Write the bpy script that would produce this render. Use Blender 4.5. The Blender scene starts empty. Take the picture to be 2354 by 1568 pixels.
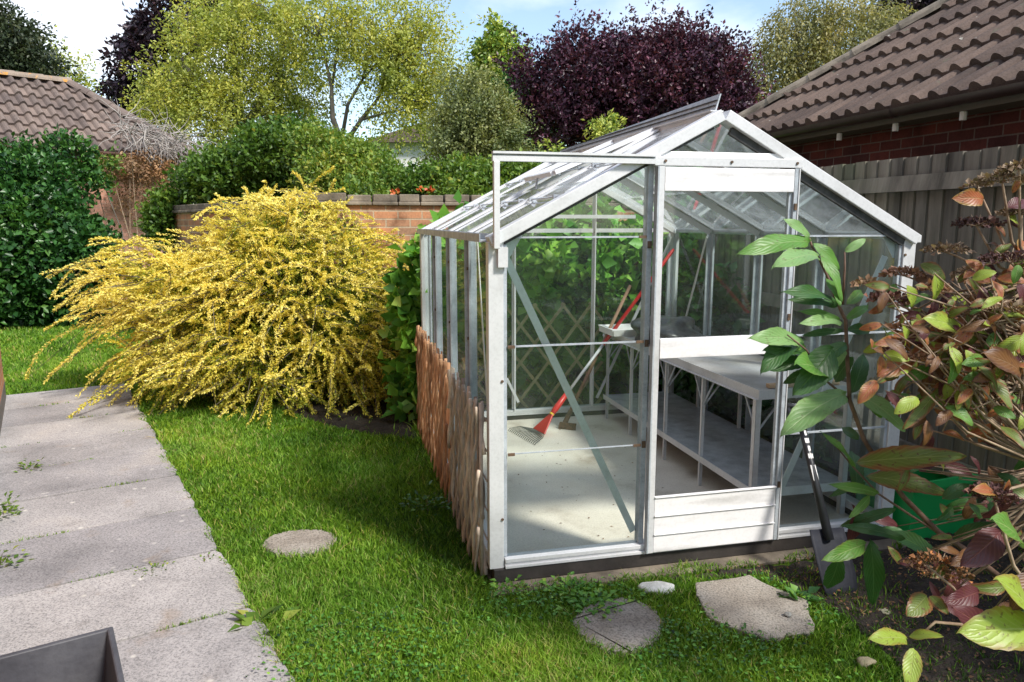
import bpy, math, random
import numpy as np
from mathutils import Vector
from math import radians, sin, cos, tan, pi

# ------------------------------------------------------------------ camera, sky, sun
SC = bpy.context.scene
H = 1.55; TH = math.atan(274/1700); FP = 1700.; CX = 1177.; CY = 784.
cd = bpy.data.cameras.new('camera'); cam = bpy.data.objects.new('camera', cd)
SC.collection.objects.link(cam); SC.camera = cam
cam.location = (0, 0, H); cam.rotation_euler = (pi/2-TH, 0, 0)
cd.sensor_width = 36; cd.lens = 36*FP/2354; cd.clip_start = .05; cd.clip_end = 2000
SUN_EL = radians(46); SUN_AZ = radians(131)       # azimuth clockwise from +Y (view direction)
w = bpy.data.worlds.new('World'); SC.world = w; w.use_nodes = True
nt = w.node_tree; N = nt.nodes; N.clear()
out = N.new('ShaderNodeOutputWorld'); bg = N.new('ShaderNodeBackground')
sky = N.new('ShaderNodeTexSky'); sky.sky_type = 'NISHITA'; sky.sun_disc = False
sky.sun_elevation = SUN_EL; sky.sun_rotation = SUN_AZ; sky.air_density = 1.0; sky.dust_density = .6; sky.ozone_density = 1.3
tc = N.new('ShaderNodeTexCoord'); mp = N.new('ShaderNodeMapping'); mp.inputs['Scale'].default_value = (1.0, 1.0, 2.2); mp.inputs['Location'].default_value = (.45, .1, .2)
nz = N.new('ShaderNodeTexNoise'); nz.inputs['Scale'].default_value = 2.6; nz.inputs['Detail'].default_value = 9; nz.inputs['Roughness'].default_value = .52
rp = N.new('ShaderNodeValToRGB'); rp.color_ramp.elements[0].position = .46; rp.color_ramp.elements[0].color = (.08, .08, .08, 1); rp.color_ramp.elements[1].position = .66
sx = N.new('ShaderNodeSeparateXYZ'); mr = N.new('ShaderNodeMapRange')   # more cloud toward the west (left)
mr.inputs['From Min'].default_value = -.75; mr.inputs['From Max'].default_value = .1; mr.inputs['To Min'].default_value = .15; mr.inputs['To Max'].default_value = -.05
ad = N.new('ShaderNodeMath'); ad.operation = 'ADD'
mx = N.new('ShaderNodeMixRGB'); mx.inputs['Color2'].default_value = (5.3, 5.7, 6.4, 1)
L = nt.links.new
L(tc.outputs['Generated'], mp.inputs['Vector']); L(mp.outputs[0], nz.inputs['Vector'])
L(tc.outputs['Generated'], sx.inputs[0]); L(sx.outputs['X'], mr.inputs['Value'])
L(nz.outputs[0], ad.inputs[0]); L(mr.outputs[0], ad.inputs[1]); L(ad.outputs[0], rp.inputs[0])
L(rp.outputs[0], mx.inputs['Fac']); L(sky.outputs[0], mx.inputs['Color1']); L(mx.outputs[0], bg.inputs['Color'])
bg.inputs['Strength'].default_value = .15; L(bg.outputs[0], out.inputs[0])
sd = bpy.data.lights.new('sun', 'SUN'); sun = bpy.data.objects.new('sun', sd); SC.collection.objects.link(sun)
sd.energy = 3.5; sd.angle = radians(9); sd.color = (1, .95, .86)
TS = Vector((sin(SUN_AZ)*cos(SUN_EL), cos(SUN_AZ)*cos(SUN_EL), sin(SUN_EL)))
sun.rotation_euler = TS.to_track_quat('Z', 'Y').to_euler(); sun.location = (0, 0, 20)
SC.view_settings.view_transform = 'Standard'; SC.view_settings.look = 'None'
SC.view_settings.exposure = .70; SC.view_settings.gamma = 1
SC.cycles.transparent_max_bounces = 24; SC.cycles.max_bounces = 8; SC.cycles.sample_clamp_indirect = 4

# ------------------------------------------------------------------ measuring helpers
def ray(u, v):
    a = (u-CX)/FP; b = (CY-v)/FP
    return np.array([a, cos(TH)+b*sin(TH), b*cos(TH)-sin(TH)])
def Z(u, v, z=0.): r = ray(u, v); return np.array([0, 0, H])+r*((z-H)/r[2])
def D(u, v, y): r = ray(u, v); return np.array([0, 0, H])+r*(y/r[1])
GA = radians(13.3); AX = np.array([cos(GA), sin(GA), 0]); AY = np.array([-sin(GA), cos(GA), 0]); UP = np.array([0, 0, 1.])
GO = Z(1143, 1342)
def G(x, y, z=0.): return GO+AX*x+AY*y+UP*z           # greenhouse-aligned frame -> world
def GP(u, v, y):                                       # local point on a plane parallel to the front
    r = ray(u, v); c = np.array([0, 0, H])-GO; t = (y-c@AY)/(r@AY); p = c+r*t
    return np.array([p@AX, y, p[2]])
def GX(u, v, x):
    r = ray(u, v); c = np.array([0, 0, H])-GO; t = (x-c@AX)/(r@AX); p = c+r*t
    return np.array([x, p@AY, p[2]])
def toG(p): q = np.asarray(p)-GO; return np.stack([q@AX, q@AY, q[..., 2]], -1)
rng = np.random.default_rng(7); R = random.Random(5)
C = SC.collection

# ------------------------------------------------------------------ materials
def mat(name):
    m = bpy.data.materials.new(name); m.use_nodes = True
    nt = m.node_tree; nt.nodes.clear()
    o = nt.nodes.new('ShaderNodeOutputMaterial')
    return m, nt, o
def noise(nt, scale, detail=4, coord='Object', rough=.55, mapscale=None):
    t = nt.nodes.new('ShaderNodeTexCoord'); n = nt.nodes.new('ShaderNodeTexNoise')
    n.inputs['Scale'].default_value = scale; n.inputs['Detail'].default_value = detail; n.inputs['Roughness'].default_value = rough
    src = t.outputs[coord]
    if mapscale:
        mpn = nt.nodes.new('ShaderNodeMapping'); mpn.inputs['Scale'].default_value = mapscale
        nt.links.new(src, mpn.inputs[0]); src = mpn.outputs[0]
    nt.links.new(src, n.inputs['Vector']); return n
def ramp(nt, src, stops):
    r = nt.nodes.new('ShaderNodeValToRGB'); e = r.color_ramp.elements
    while len(e) < len(stops): e.new(.5)
    for k, (p, c) in enumerate(stops):
        e[k].position = p; e[k].color = (*c, 1) if len(c) == 3 else c
    nt.links.new(src, r.inputs[0]); return r
def mixc(nt, f, a, b, mode='MIX'):
    m = nt.nodes.new('ShaderNodeMixRGB'); m.blend_type = mode
    for s, i in ((f, 0), (a, 1), (b, 2)):
        if isinstance(s, (int, float)): m.inputs[i].default_value = s
        elif isinstance(s, tuple): m.inputs[i].default_value = (*s, 1)
        else: nt.links.new(s, m.inputs[i])
    return m.outputs[0]
def bsdf(nt, o, col, rough=.6, metal=0., bump=None, bstr=.3, bdist=.01, spec=.5):
    b = nt.nodes.new('ShaderNodeBsdfPrincipled')
    if isinstance(col, tuple): b.inputs['Base Color'].default_value = (*col, 1)
    else: nt.links.new(col, b.inputs['Base Color'])
    if isinstance(rough, (int, float)): b.inputs['Roughness'].default_value = rough
    else: nt.links.new(rough, b.inputs['Roughness'])
    b.inputs['Metallic'].default_value = metal; b.inputs['Specular IOR Level'].default_value = spec
    if bump is not None:
        n = nt.nodes.new('ShaderNodeBump'); n.inputs['Strength'].default_value = bstr; n.inputs['Distance'].default_value = bdist
        nt.links.new(bump, n.inputs['Height']); nt.links.new(n.outputs[0], b.inputs['Normal'])
    nt.links.new(b.outputs[0], o.inputs[0]); return b
def m_speck(name, stops, scale=8, fine=120, rough=.7, metal=0., bstr=.25, spec=.5, fineamt=.25, mapscale=None, bdist=.004, tone=None):
    m, nt, o = mat(name)
    n = noise(nt, scale, 6, mapscale=mapscale); f = noise(nt, fine, 3)
    c = ramp(nt, n.outputs[0], stops).outputs[0]
    fr = ramp(nt, f.outputs[0], [(.3, (.45, .45, .45)), (.5, (1, 1, 1)), (.75, (1.25, 1.25, 1.25))]).outputs[0]
    c = mixc(nt, fineamt, c, mixc(nt, 1., c, fr, 'MULTIPLY'))
    if tone:
        at = nt.nodes.new('ShaderNodeAttribute'); at.attribute_name = 'tone'
        c = mixc(nt, 1., c, ramp(nt, at.outputs['Fac'], [(0, (tone[0],)*3), (1, (tone[1],)*3)]).outputs[0], 'MULTIPLY')
    bsdf(nt, o, c, rough, metal, f.outputs[0], bstr, bdist, spec); return m
def m_leaf(name, stops, trans=.35, rough=.45, spec=.4, hue=.8):
    m, nt, o = mat(name)
    a = nt.nodes.new('ShaderNodeAttribute'); a.attribute_name = 'tone'
    c = ramp(nt, a.outputs['Fac'], stops).outputs[0]
    hn = noise(nt, 1.6, 4); c = mixc(nt, hue, c, ramp(nt, hn.outputs[0], [(.36, (.74, .84, .92)), (.5, (1, 1, 1)), (.64, (1.22, 1.08, .86))]).outputs[0], 'MULTIPLY')
    b = nt.nodes.new('ShaderNodeBsdfPrincipled'); nt.links.new(c, b.inputs['Base Color']); b.inputs['Roughness'].default_value = rough
    b.inputs['Specular IOR Level'].default_value = spec
    t = nt.nodes.new('ShaderNodeBsdfTranslucent'); nt.links.new(mixc(nt, 1., c, (1.15, 1.1, .55), 'MULTIPLY'), t.inputs[0])
    x = nt.nodes.new('ShaderNodeMixShader'); x.inputs[0].default_value = trans
    nt.links.new(b.outputs[0], x.inputs[1]); nt.links.new(t.outputs[0], x.inputs[2]); nt.links.new(x.outputs[0], o.inputs[0])
    return m
def m_bigleaf(name, base, edge, vein, spots=(.10, .04, .02), eamt=.5, trans=.3):
    m, nt, o = mat(name)
    uv = nt.nodes.new('ShaderNodeUVMap'); s = nt.nodes.new('ShaderNodeSeparateXYZ'); nt.links.new(uv.outputs[0], s.inputs[0])
    def M(op, a, b=None):
        q = nt.nodes.new('ShaderNodeMath'); q.operation = op
        for i, v in enumerate((a, b)):
            if v is None: continue
            if isinstance(v, (int, float)): q.inputs[i].default_value = v
            else: nt.links.new(v, q.inputs[i])
        return q.outputs[0]
    av = M('ABSOLUTE', s.outputs['Y'])
    ph = M('SUBTRACT', M('MULTIPLY', s.outputs['X'], 9.), M('MULTIPLY', av, 3.2))
    ve = M('POWER', M('ABSOLUTE', M('SINE', M('MULTIPLY', ph, pi))), .35)
    mid = M('MINIMUM', M('MULTIPLY', av, 14.), 1.)
    vm = M('MULTIPLY', M('MULTIPLY_ADD', ve, .55) if False else M('ADD', M('MULTIPLY', ve, .5), .5), mid)
    n = noise(nt, 22, 4); n2 = noise(nt, 90, 2)
    e = M('ADD', M('MULTIPLY', M('POWER', av, 2.), eamt), M('MULTIPLY', M('SUBTRACT', n.outputs[0], .5), 1.5*eamt))
    c = mixc(nt, ramp(nt, e, [(.18, (0, 0, 0)), (.5, (1, 1, 1))]).outputs[0], base, edge)
    c = mixc(nt, ramp(nt, n2.outputs[0], [(.62, (0, 0, 0)), (.68, (min(1, eamt*1.6),)*3)]).outputs[0], c, spots)
    c = mixc(nt, vm, vein, c)
    b = nt.nodes.new('ShaderNodeBsdfPrincipled'); nt.links.new(c, b.inputs['Base Color']); b.inputs['Roughness'].default_value = .42
    bp = nt.nodes.new('ShaderNodeBump'); bp.inputs['Strength'].default_value = .5; bp.inputs['Distance'].default_value = .003
    nt.links.new(vm, bp.inputs['Height']); nt.links.new(bp.outputs[0], b.inputs['Normal'])
    t = nt.nodes.new('ShaderNodeBsdfTranslucent'); nt.links.new(c, t.inputs[0])
    x = nt.nodes.new('ShaderNodeMixShader'); x.inputs[0].default_value = trans
    nt.links.new(b.outputs[0], x.inputs[1]); nt.links.new(t.outputs[0], x.inputs[2]); nt.links.new(x.outputs[0], o.inputs[0])
    return m
def m_brick(name, c1, c2, mortar, bw=.225, bh=.075, var=.5, msize=.012):
    m, nt, o = mat(name)
    uv = nt.nodes.new('ShaderNodeUVMap'); b = nt.nodes.new('ShaderNodeTexBrick')
    b.inputs['Scale'].default_value = 1; b.inputs['Brick Width'].default_value = bw; b.inputs['Row Height'].default_value = bh
    b.inputs['Mortar Size'].default_value = msize/2; b.inputs['Mortar Smooth'].default_value = .2
    b.inputs['Color1'].default_value = (*c1, 1); b.inputs['Color2'].default_value = (*c2, 1); b.inputs['Mortar'].default_value = (*mortar, 1)
    nt.links.new(uv.outputs[0], b.inputs['Vector'])
    n = noise(nt, 5, 6); f = noise(nt, 60, 4)
    c = mixc(nt, var, b.outputs[0], ramp(nt, n.outputs[0], [(.3, (.45, .4, .38)), (.5, (1, 1, 1)), (.7, (1.3, 1.15, 1.0))]).outputs[0], 'MULTIPLY')
    c = mixc(nt, .5, c, ramp(nt, f.outputs[0], [(.3, (.6, .6, .6)), (.6, (1.1, 1.1, 1.1))]).outputs[0], 'MULTIPLY')
    iv = nt.nodes.new('ShaderNodeMath'); iv.operation = 'SUBTRACT'; iv.inputs[0].default_value = 1; nt.links.new(b.outputs['Fac'], iv.inputs[1])
    bsdf(nt, o, c, .9, bump=iv.outputs[0], bstr=.6, bdist=.008, spec=.2); return m
def m_glass(name, tint=(.90, .97, .945), dust_glare=.03, dcol=(.62, .70, .68), fm=1.25, gr=.03):
    m, nt, o = mat(name)
    tr = nt.nodes.new('ShaderNodeBsdfTransparent'); tr.inputs[0].default_value = (*tint, 1)
    gl = nt.nodes.new('ShaderNodeBsdfGlossy'); gl.inputs['Roughness'].default_value = gr; gl.inputs[0].default_value = (.95, .97, 1, 1)
    fr = nt.nodes.new('ShaderNodeFresnel'); fr.inputs[0].default_value = 1.5
    mu = nt.nodes.new('ShaderNodeMath'); mu.operation = 'MULTIPLY'; mu.use_clamp = True; mu.inputs[1].default_value = fm; nt.links.new(fr.outputs[0], mu.inputs[0])
    x = nt.nodes.new('ShaderNodeMixShader'); nt.links.new(mu.outputs[0], x.inputs[0]); nt.links.new(tr.outputs[0], x.inputs[1]); nt.links.new(gl.outputs[0], x.inputs[2])
    d0 = nt.nodes.new('ShaderNodeBsdfDiffuse'); d0.inputs[0].default_value = (*dcol, 1)
    d1 = nt.nodes.new('ShaderNodeBsdfTranslucent'); d1.inputs[0].default_value = (*dcol, 1)
    df = nt.nodes.new('ShaderNodeMixShader'); df.inputs[0].default_value = .45; nt.links.new(d0.outputs[0], df.inputs[1]); nt.links.new(d1.outputs[0], df.inputs[2])
    n = noise(nt, 3.5, 8, rough=.7); f = noise(nt, 150, 2)
    r = ramp(nt, n.outputs[0], [(.35, (dust_glare*.25,)*3), (.7, (dust_glare*1.4,)*3)])
    r2 = ramp(nt, f.outputs[0], [(.73, (0, 0, 0)), (.78, (.25, .25, .25))])
    sm = nt.nodes.new('ShaderNodeMath'); sm.operation = 'ADD'; nt.links.new(r.outputs[0], sm.inputs[0]); nt.links.new(r2.outputs[0], sm.inputs[1])
    y = nt.nodes.new('ShaderNodeMixShader'); nt.links.new(sm.outputs[0], y.inputs[0]); nt.links.new(x.outputs[0], y.inputs[1]); nt.links.new(df.outputs[0], y.inputs[2])
    nt.links.new(y.outputs[0], o.inputs[0]); return m
def m_plain(name, col, rough=.5, metal=0., spec=.5): 
    m, nt, o = mat(name); bsdf(nt, o, col, rough, metal, spec=spec); return m

M = {}
M['alu'] = m_speck('aluminium_weathered', [(.25, (.50, .50, .50)), (.45, (.62, .63, .64)), (.8, (.70, .70, .72))], 5, 90, .42, .15, .06, fineamt=.15)
M['alug'] = m_speck('aluminium_dull_grey', [(.3, (.30, .33, .36)), (.55, (.43, .47, .51)), (.8, (.54, .58, .61))], 14, 120, .5, .15, .12, fineamt=.3)
M['panel'] = m_speck('white_panel', [(.25, (.50, .49, .48)), (.45, (.78, .77, .78)), (.8, (.84, .83, .84))], 3, 70, .4, .0, .05, fineamt=.12, mapscale=(1, 1, 5))
M['rust'] = m_speck('rusty_clip', [(.3, (.05, .035, .022)), (.6, (.14, .085, .05))], 40, 150, .8)
M['glass'] = m_glass('greenhouse_glass')
M['sideglass'] = m_glass('greenhouse_side_glass', dust_glare=.03, fm=.16, gr=.05)
M['roofglass'] = m_glass('roof_glass', (.95, .98, .975), .26, (.88, .91, .95), .9, .05)  # heavy pale film: dust plus sky glare put into the colour
M['shade_strip_tines'] = m_speck('dark_shade_strip_and_tines', [(.3, (.03, .03, .03)), (.7, (.09, .09, .085))], 20, 80, .7)  # dark tone for the painted shade under the gable bars, and the rake tines
M['darkbase'] = m_speck('dark_painted_base', [(.3, (.018, .015, .014)), (.7, (.05, .042, .038))], 9, 80, .6)
M['floor'] = m_speck('greenhouse_floor_concrete', [(.28, (.40, .34, .27)), (.42, (.62, .565, .48)), (.6, (.72, .67, .58)), (.75, (.64, .61, .55))], 2.6, 110, .8, fineamt=.3, bstr=.15)
M['slabm'] = m_speck('stepping_stone_aggregate', [(.3, (.20, .17, .14)), (.5, (.30, .265, .225)), (.7, (.36, .33, .29))], 5, 120, .9, fineamt=1., bstr=.9, bdist=.006)
M['plastic_black'] = m_speck('black_plastic', [(.3, (.012, .013, .016)), (.7, (.03, .032, .038))], 12, 60, .4)
M['bark'] = m_speck('bark', [(.3, (.06, .05, .04)), (.6, (.16, .14, .11))], 6, 40, .9, mapscale=(1, 1, .2), bstr=.8)
M['bark_pale'] = m_speck('pale_bark', [(.3, (.22, .20, .14)), (.6, (.42, .40, .30))], 6, 40, .9, mapscale=(1, 1, .2))
M['twig'] = m_speck('dead_twig', [(.3, (.24, .21, .19)), (.6, (.42, .38, .35))], 6, 40, .9)
M['stem'] = m_speck('brown_stem', [(.3, (.07, .035, .025)), (.6, (.17, .10, .07))], 30, 90, .7)
M['stem2'] = m_speck('woody_hydrangea_stem', [(.3, (.16, .10, .06)), (.6, (.34, .25, .17))], 30, 90, .8)

def path_material():
    m, nt, o = mat('path_concrete')
    n = noise(nt, 1.8, 8); f = noise(nt, 120, 6, rough=.75); g = noise(nt, 9, 5)
    c = ramp(nt, n.outputs[0], [(.28, (.20, .195, .198)), (.42, (.30, .290, .292)), (.58, (.375, .362, .363)), (.72, (.42, .395, .375))]).outputs[0]
    c = mixc(nt, .8, c, ramp(nt, f.outputs[0], [(.38, (.38, .38, .39)), (.48, (1, 1, 1)), (.62, (1.4, 1.38, 1.36))]).outputs[0], 'MULTIPLY')
    t = nt.nodes.new('ShaderNodeTexCoord'); v = nt.nodes.new('ShaderNodeTexVoronoi'); v.inputs['Scale'].default_value = 9
    nt.links.new(t.outputs['Object'], v.inputs['Vector'])
    vn = nt.nodes.new('ShaderNodeMath'); vn.operation = 'MULTIPLY_ADD'; vn.inputs[1].default_value = .35; nt.links.new(f.outputs[0], vn.inputs[0]); nt.links.new(v.outputs['Distance'], vn.inputs[2])
    li = ramp(nt, vn.outputs[0], [(.24, (.8, .8, .8)), (.30, (0, 0, 0))]).outputs[0]
    gate = ramp(nt, g.outputs[0], [(.40, (0, 0, 0)), (.48, (1, 1, 1))]).outputs[0]
    c = mixc(nt, mixc(nt, 1., li, gate, 'MULTIPLY'), c, (.62, .60, .56))
    k = ramp(nt, noise(nt, 34, 3).outputs[0], [(.70, (0, 0, 0)), (.76, (.7, .7, .7))]).outputs[0]
    c = mixc(nt, k, c, (.10, .09, .085))
    at = nt.nodes.new('ShaderNodeAttribute'); at.attribute_name = 'tone'
    c = mixc(nt, 1., c, ramp(nt, at.outputs['Fac'], [(0, (.80, .79, .80)), (1, (1.03, 1.01, .99))]).outputs[0], 'MULTIPLY')
    st = noise(nt, 3.2, 7, rough=.65); c = mixc(nt, ramp(nt, st.outputs[0], [(.60, (0, 0, 0)), (.74, (.6, .6, .6))]).outputs[0], c, (.26, .185, .12))
    s2 = noise(nt, 5.5, 7, rough=.7); c = mixc(nt, ramp(nt, s2.outputs[0], [(.56, (0, 0, 0)), (.70, (.35, .35, .35))]).outputs[0], c, (.13, .12, .115))
    bsdf(nt, o, c, .9, bump=f.outputs[0], bstr=.5, bdist=.004, spec=.25); return m
M['path'] = path_material()
def fence_material():
    m, nt, o = mat('weathered_fence_boards')
    a = nt.nodes.new('ShaderNodeAttribute'); a.attribute_name = 'tone'
    n = noise(nt, 7, 8, mapscale=(1, 1, .12), rough=.7); g = noise(nt, 1.5, 4)
    c = ramp(nt, n.outputs[0], [(.3, (.065, .058, .050)), (.5, (.155, .140, .120)), (.72, (.26, .24, .205))]).outputs[0]
    c = mixc(nt, 1., c, ramp(nt, a.outputs['Fac'], [(0, (.65, .65, .66)), (1, (1.25, 1.2, 1.12))]).outputs[0], 'MULTIPLY')
    c = mixc(nt, ramp(nt, g.outputs[0], [(.5, (0, 0, 0)), (.75, (.5, .5, .5))]).outputs[0], c, (.10, .13, .06))
    bsdf(nt, o, c, .9, bump=n.outputs[0], bstr=.5, bdist=.006, spec=.2); return m
M['fence'] = fence_material()
def tile_material(name, base, dark, lichen, lpos, moss):
    m, nt, o = mat(name)
    n = noise(nt, 3, 6); f = noise(nt, 70, 4); l = noise(nt, 5.5, 7, rough=.7)
    c = ramp(nt, n.outputs[0], [(.3, dark), (.65, base)]).outputs[0]
    c = mixc(nt, .5, c, ramp(nt, f.outputs[0], [(.3, (.5, .5, .5)), (.6, (1.2, 1.2, 1.2))]).outputs[0], 'MULTIPLY')
    c = mixc(nt, ramp(nt, l.outputs[0], [(lpos, (0, 0, 0)), (lpos+.05, (.8, .8, .8))]).outputs[0], c, lichen)
    at = nt.nodes.new('ShaderNodeAttribute'); at.attribute_name = 'tone'
    c = mixc(nt, 1., c, ramp(nt, at.outputs['Fac'], [(0, (.72, .72, .74)), (1, (1.22, 1.2, 1.16))]).outputs[0], 'MULTIPLY')
    sp = noise(nt, 22, 3)
    c = mixc(nt, ramp(nt, sp.outputs[0], [(.71, (0, 0, 0)), (.74, (.85, .85, .85))]).outputs[0], c, moss)
    bsdf(nt, o, c, .92, bump=f.outputs[0], bstr=.5, bdist=.006, spec=.2); return m
M['tile_r'] = tile_material('brown_concrete_tiles', (.125, .092, .078), (.075, .057, .050), (.10, .10, .075), .62, (.40, .40, .36))
M['tile_l'] = tile_material('grey_brown_concrete_tiles', (.20, .155, .135), (.12, .095, .085), (.20, .17, .12), .66, (.42, .40, .34))
M['tile_lichen'] = tile_material('lichen_ridge_tiles', (.30, .24, .19), (.20, .16, .13), (.58, .27, .04), .53, (.42, .40, .34))
M['brick_r'] = m_brick('dark_red_brick', (.12, .033, .026), (.06, .020, .019), (.13, .10, .09), var=.8)
M['brick_w'] = m_brick('orange_garden_brick', (.50, .24, .13), (.32, .20, .13), (.44, .36, .26), var=1., msize=.014)
M['brick_l'] = m_brick('pink_sunlit_brick', (.62, .33, .25), (.56, .29, .22), (.54, .36, .28), var=.3)
M['brick_h'] = m_brick('orange_house_brick', (.58, .26, .14), (.50, .22, .12), (.5, .4, .3), var=.3)
M['coping'] = m_speck('mossy_coping', [(.3, (.08, .068, .05)), (.5, (.18, .15, .115)), (.7, (.30, .25, .19))], 5, 60, .95, bstr=.8)
M['gutter_brown'] = m_speck('brown_gutter_plastic', [(.3, (.035, .022, .024)), (.7, (.055, .035, .036))], 6, 60, .35)
M['gutter_red'] = m_plain('faded_brown_gutter', (.20, .12, .10), .5)
M['soffit'] = m_plain('dark_fascia', (.13, .115, .10), .6)
M['white'] = m_plain('white_paint', (.75, .75, .74), .5)
M['soil'] = m_speck('garden_soil', [(.3, (.014, .010, .007)), (.55, (.034, .025, .018)), (.75, (.07, .055, .04))], 9, 55, .95, fineamt=.9, bstr=1., bdist=.02)

def ground_material():
    m, nt, o = mat('lawn_ground')
    n = noise(nt, .9, 6); f = noise(nt, 26, 5); h = noise(nt, 4.5, 5)
    c = ramp(nt, n.outputs[0], [(.3, (.075, .15, .018)), (.5, (.095, .19, .024)), (.7, (.13, .21, .032))]).outputs[0]
    c = mixc(nt, .7, c, ramp(nt, f.outputs[0], [(.3, (.4, .45, .4)), (.55, (1, 1, 1)), (.7, (1.3, 1.25, 1.1))]).outputs[0], 'MULTIPLY')
    c = mixc(nt, ramp(nt, h.outputs[0], [(.58, (0, 0, 0)), (.72, (.45, .45, .45))]).outputs[0], c, (.14, .14, .04))
    bsdf(nt, o, c, .95, bump=f.outputs[0], bstr=.8, bdist=.02, spec=.1); return m
M['ground'] = ground_material()

# ------------------------------------------------------------------ mesh helpers
def fast(name, V, F, mats, parent=None, tone=None, uv=None, midx=None, smooth=False, loc=None):
    V = np.asarray(V, dtype=np.float32); me = bpy.data.meshes.new(name)
    if isinstance(F, np.ndarray):
        k = F.shape[1]; n = len(F); me.vertices.add(len(V)); me.vertices.foreach_set('co', V.ravel())
        me.loops.add(n*k); me.loops.foreach_set('vertex_index', F.astype(np.int32).ravel())
        me.polygons.add(n); me.polygons.foreach_set('loop_start', np.arange(0, n*k, k, dtype=np.int32))
        try: me.polygons.foreach_set('loop_total', np.full(n, k, dtype=np.int32))
        except Exception: pass
    else:
        me.from_pydata([tuple(map(float, v)) for v in V], [], F)
    if uv is not None:
        l = me.uv_layers.new(name='UVMap'); l.data.foreach_set('uv', np.asarray(uv, dtype=np.float32).ravel())
    if tone is not None:
        a = me.attributes.new('tone', 'FLOAT', 'FACE'); a.data.foreach_set('value', np.asarray(tone, dtype=np.float32))
    for m in (mats if isinstance(mats, (list, tuple)) else [mats]): me.materials.append(m)
    if midx is not None: me.polygons.foreach_set('material_index', np.asarray(midx, dtype=np.int32))
    if smooth: me.polygons.foreach_set('use_smooth', np.ones(len(me.polygons), dtype=bool))
    me.update(calc_edges=True); me.validate()
    o = bpy.data.objects.new(name, me); C.objects.link(o)
    if parent is not None: o.parent = parent
    return o
def tag(o, label=None, cat=None, group=None, kind=None):
    if label: o['label'] = label
    if cat: o['category'] = cat
    if group: o['group'] = group
    if kind: o['kind'] = kind
    return o
def thing(name, label, cat, loc=(0, 0, 0), rz=0., group=None):
    o = bpy.data.objects.new(name, None); C.objects.link(o); o.empty_display_size = .1
    o.location = tuple(map(float, loc)); o.rotation_euler = (0, 0, rz); return tag(o, label, cat, group)
def copy_tree(o, parent=None):
    c = o.copy(); C.objects.link(c)
    if parent: c.parent = parent
    for ch in [x for x in C.objects if x.parent == o]: copy_tree(ch, c)
    return c

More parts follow.
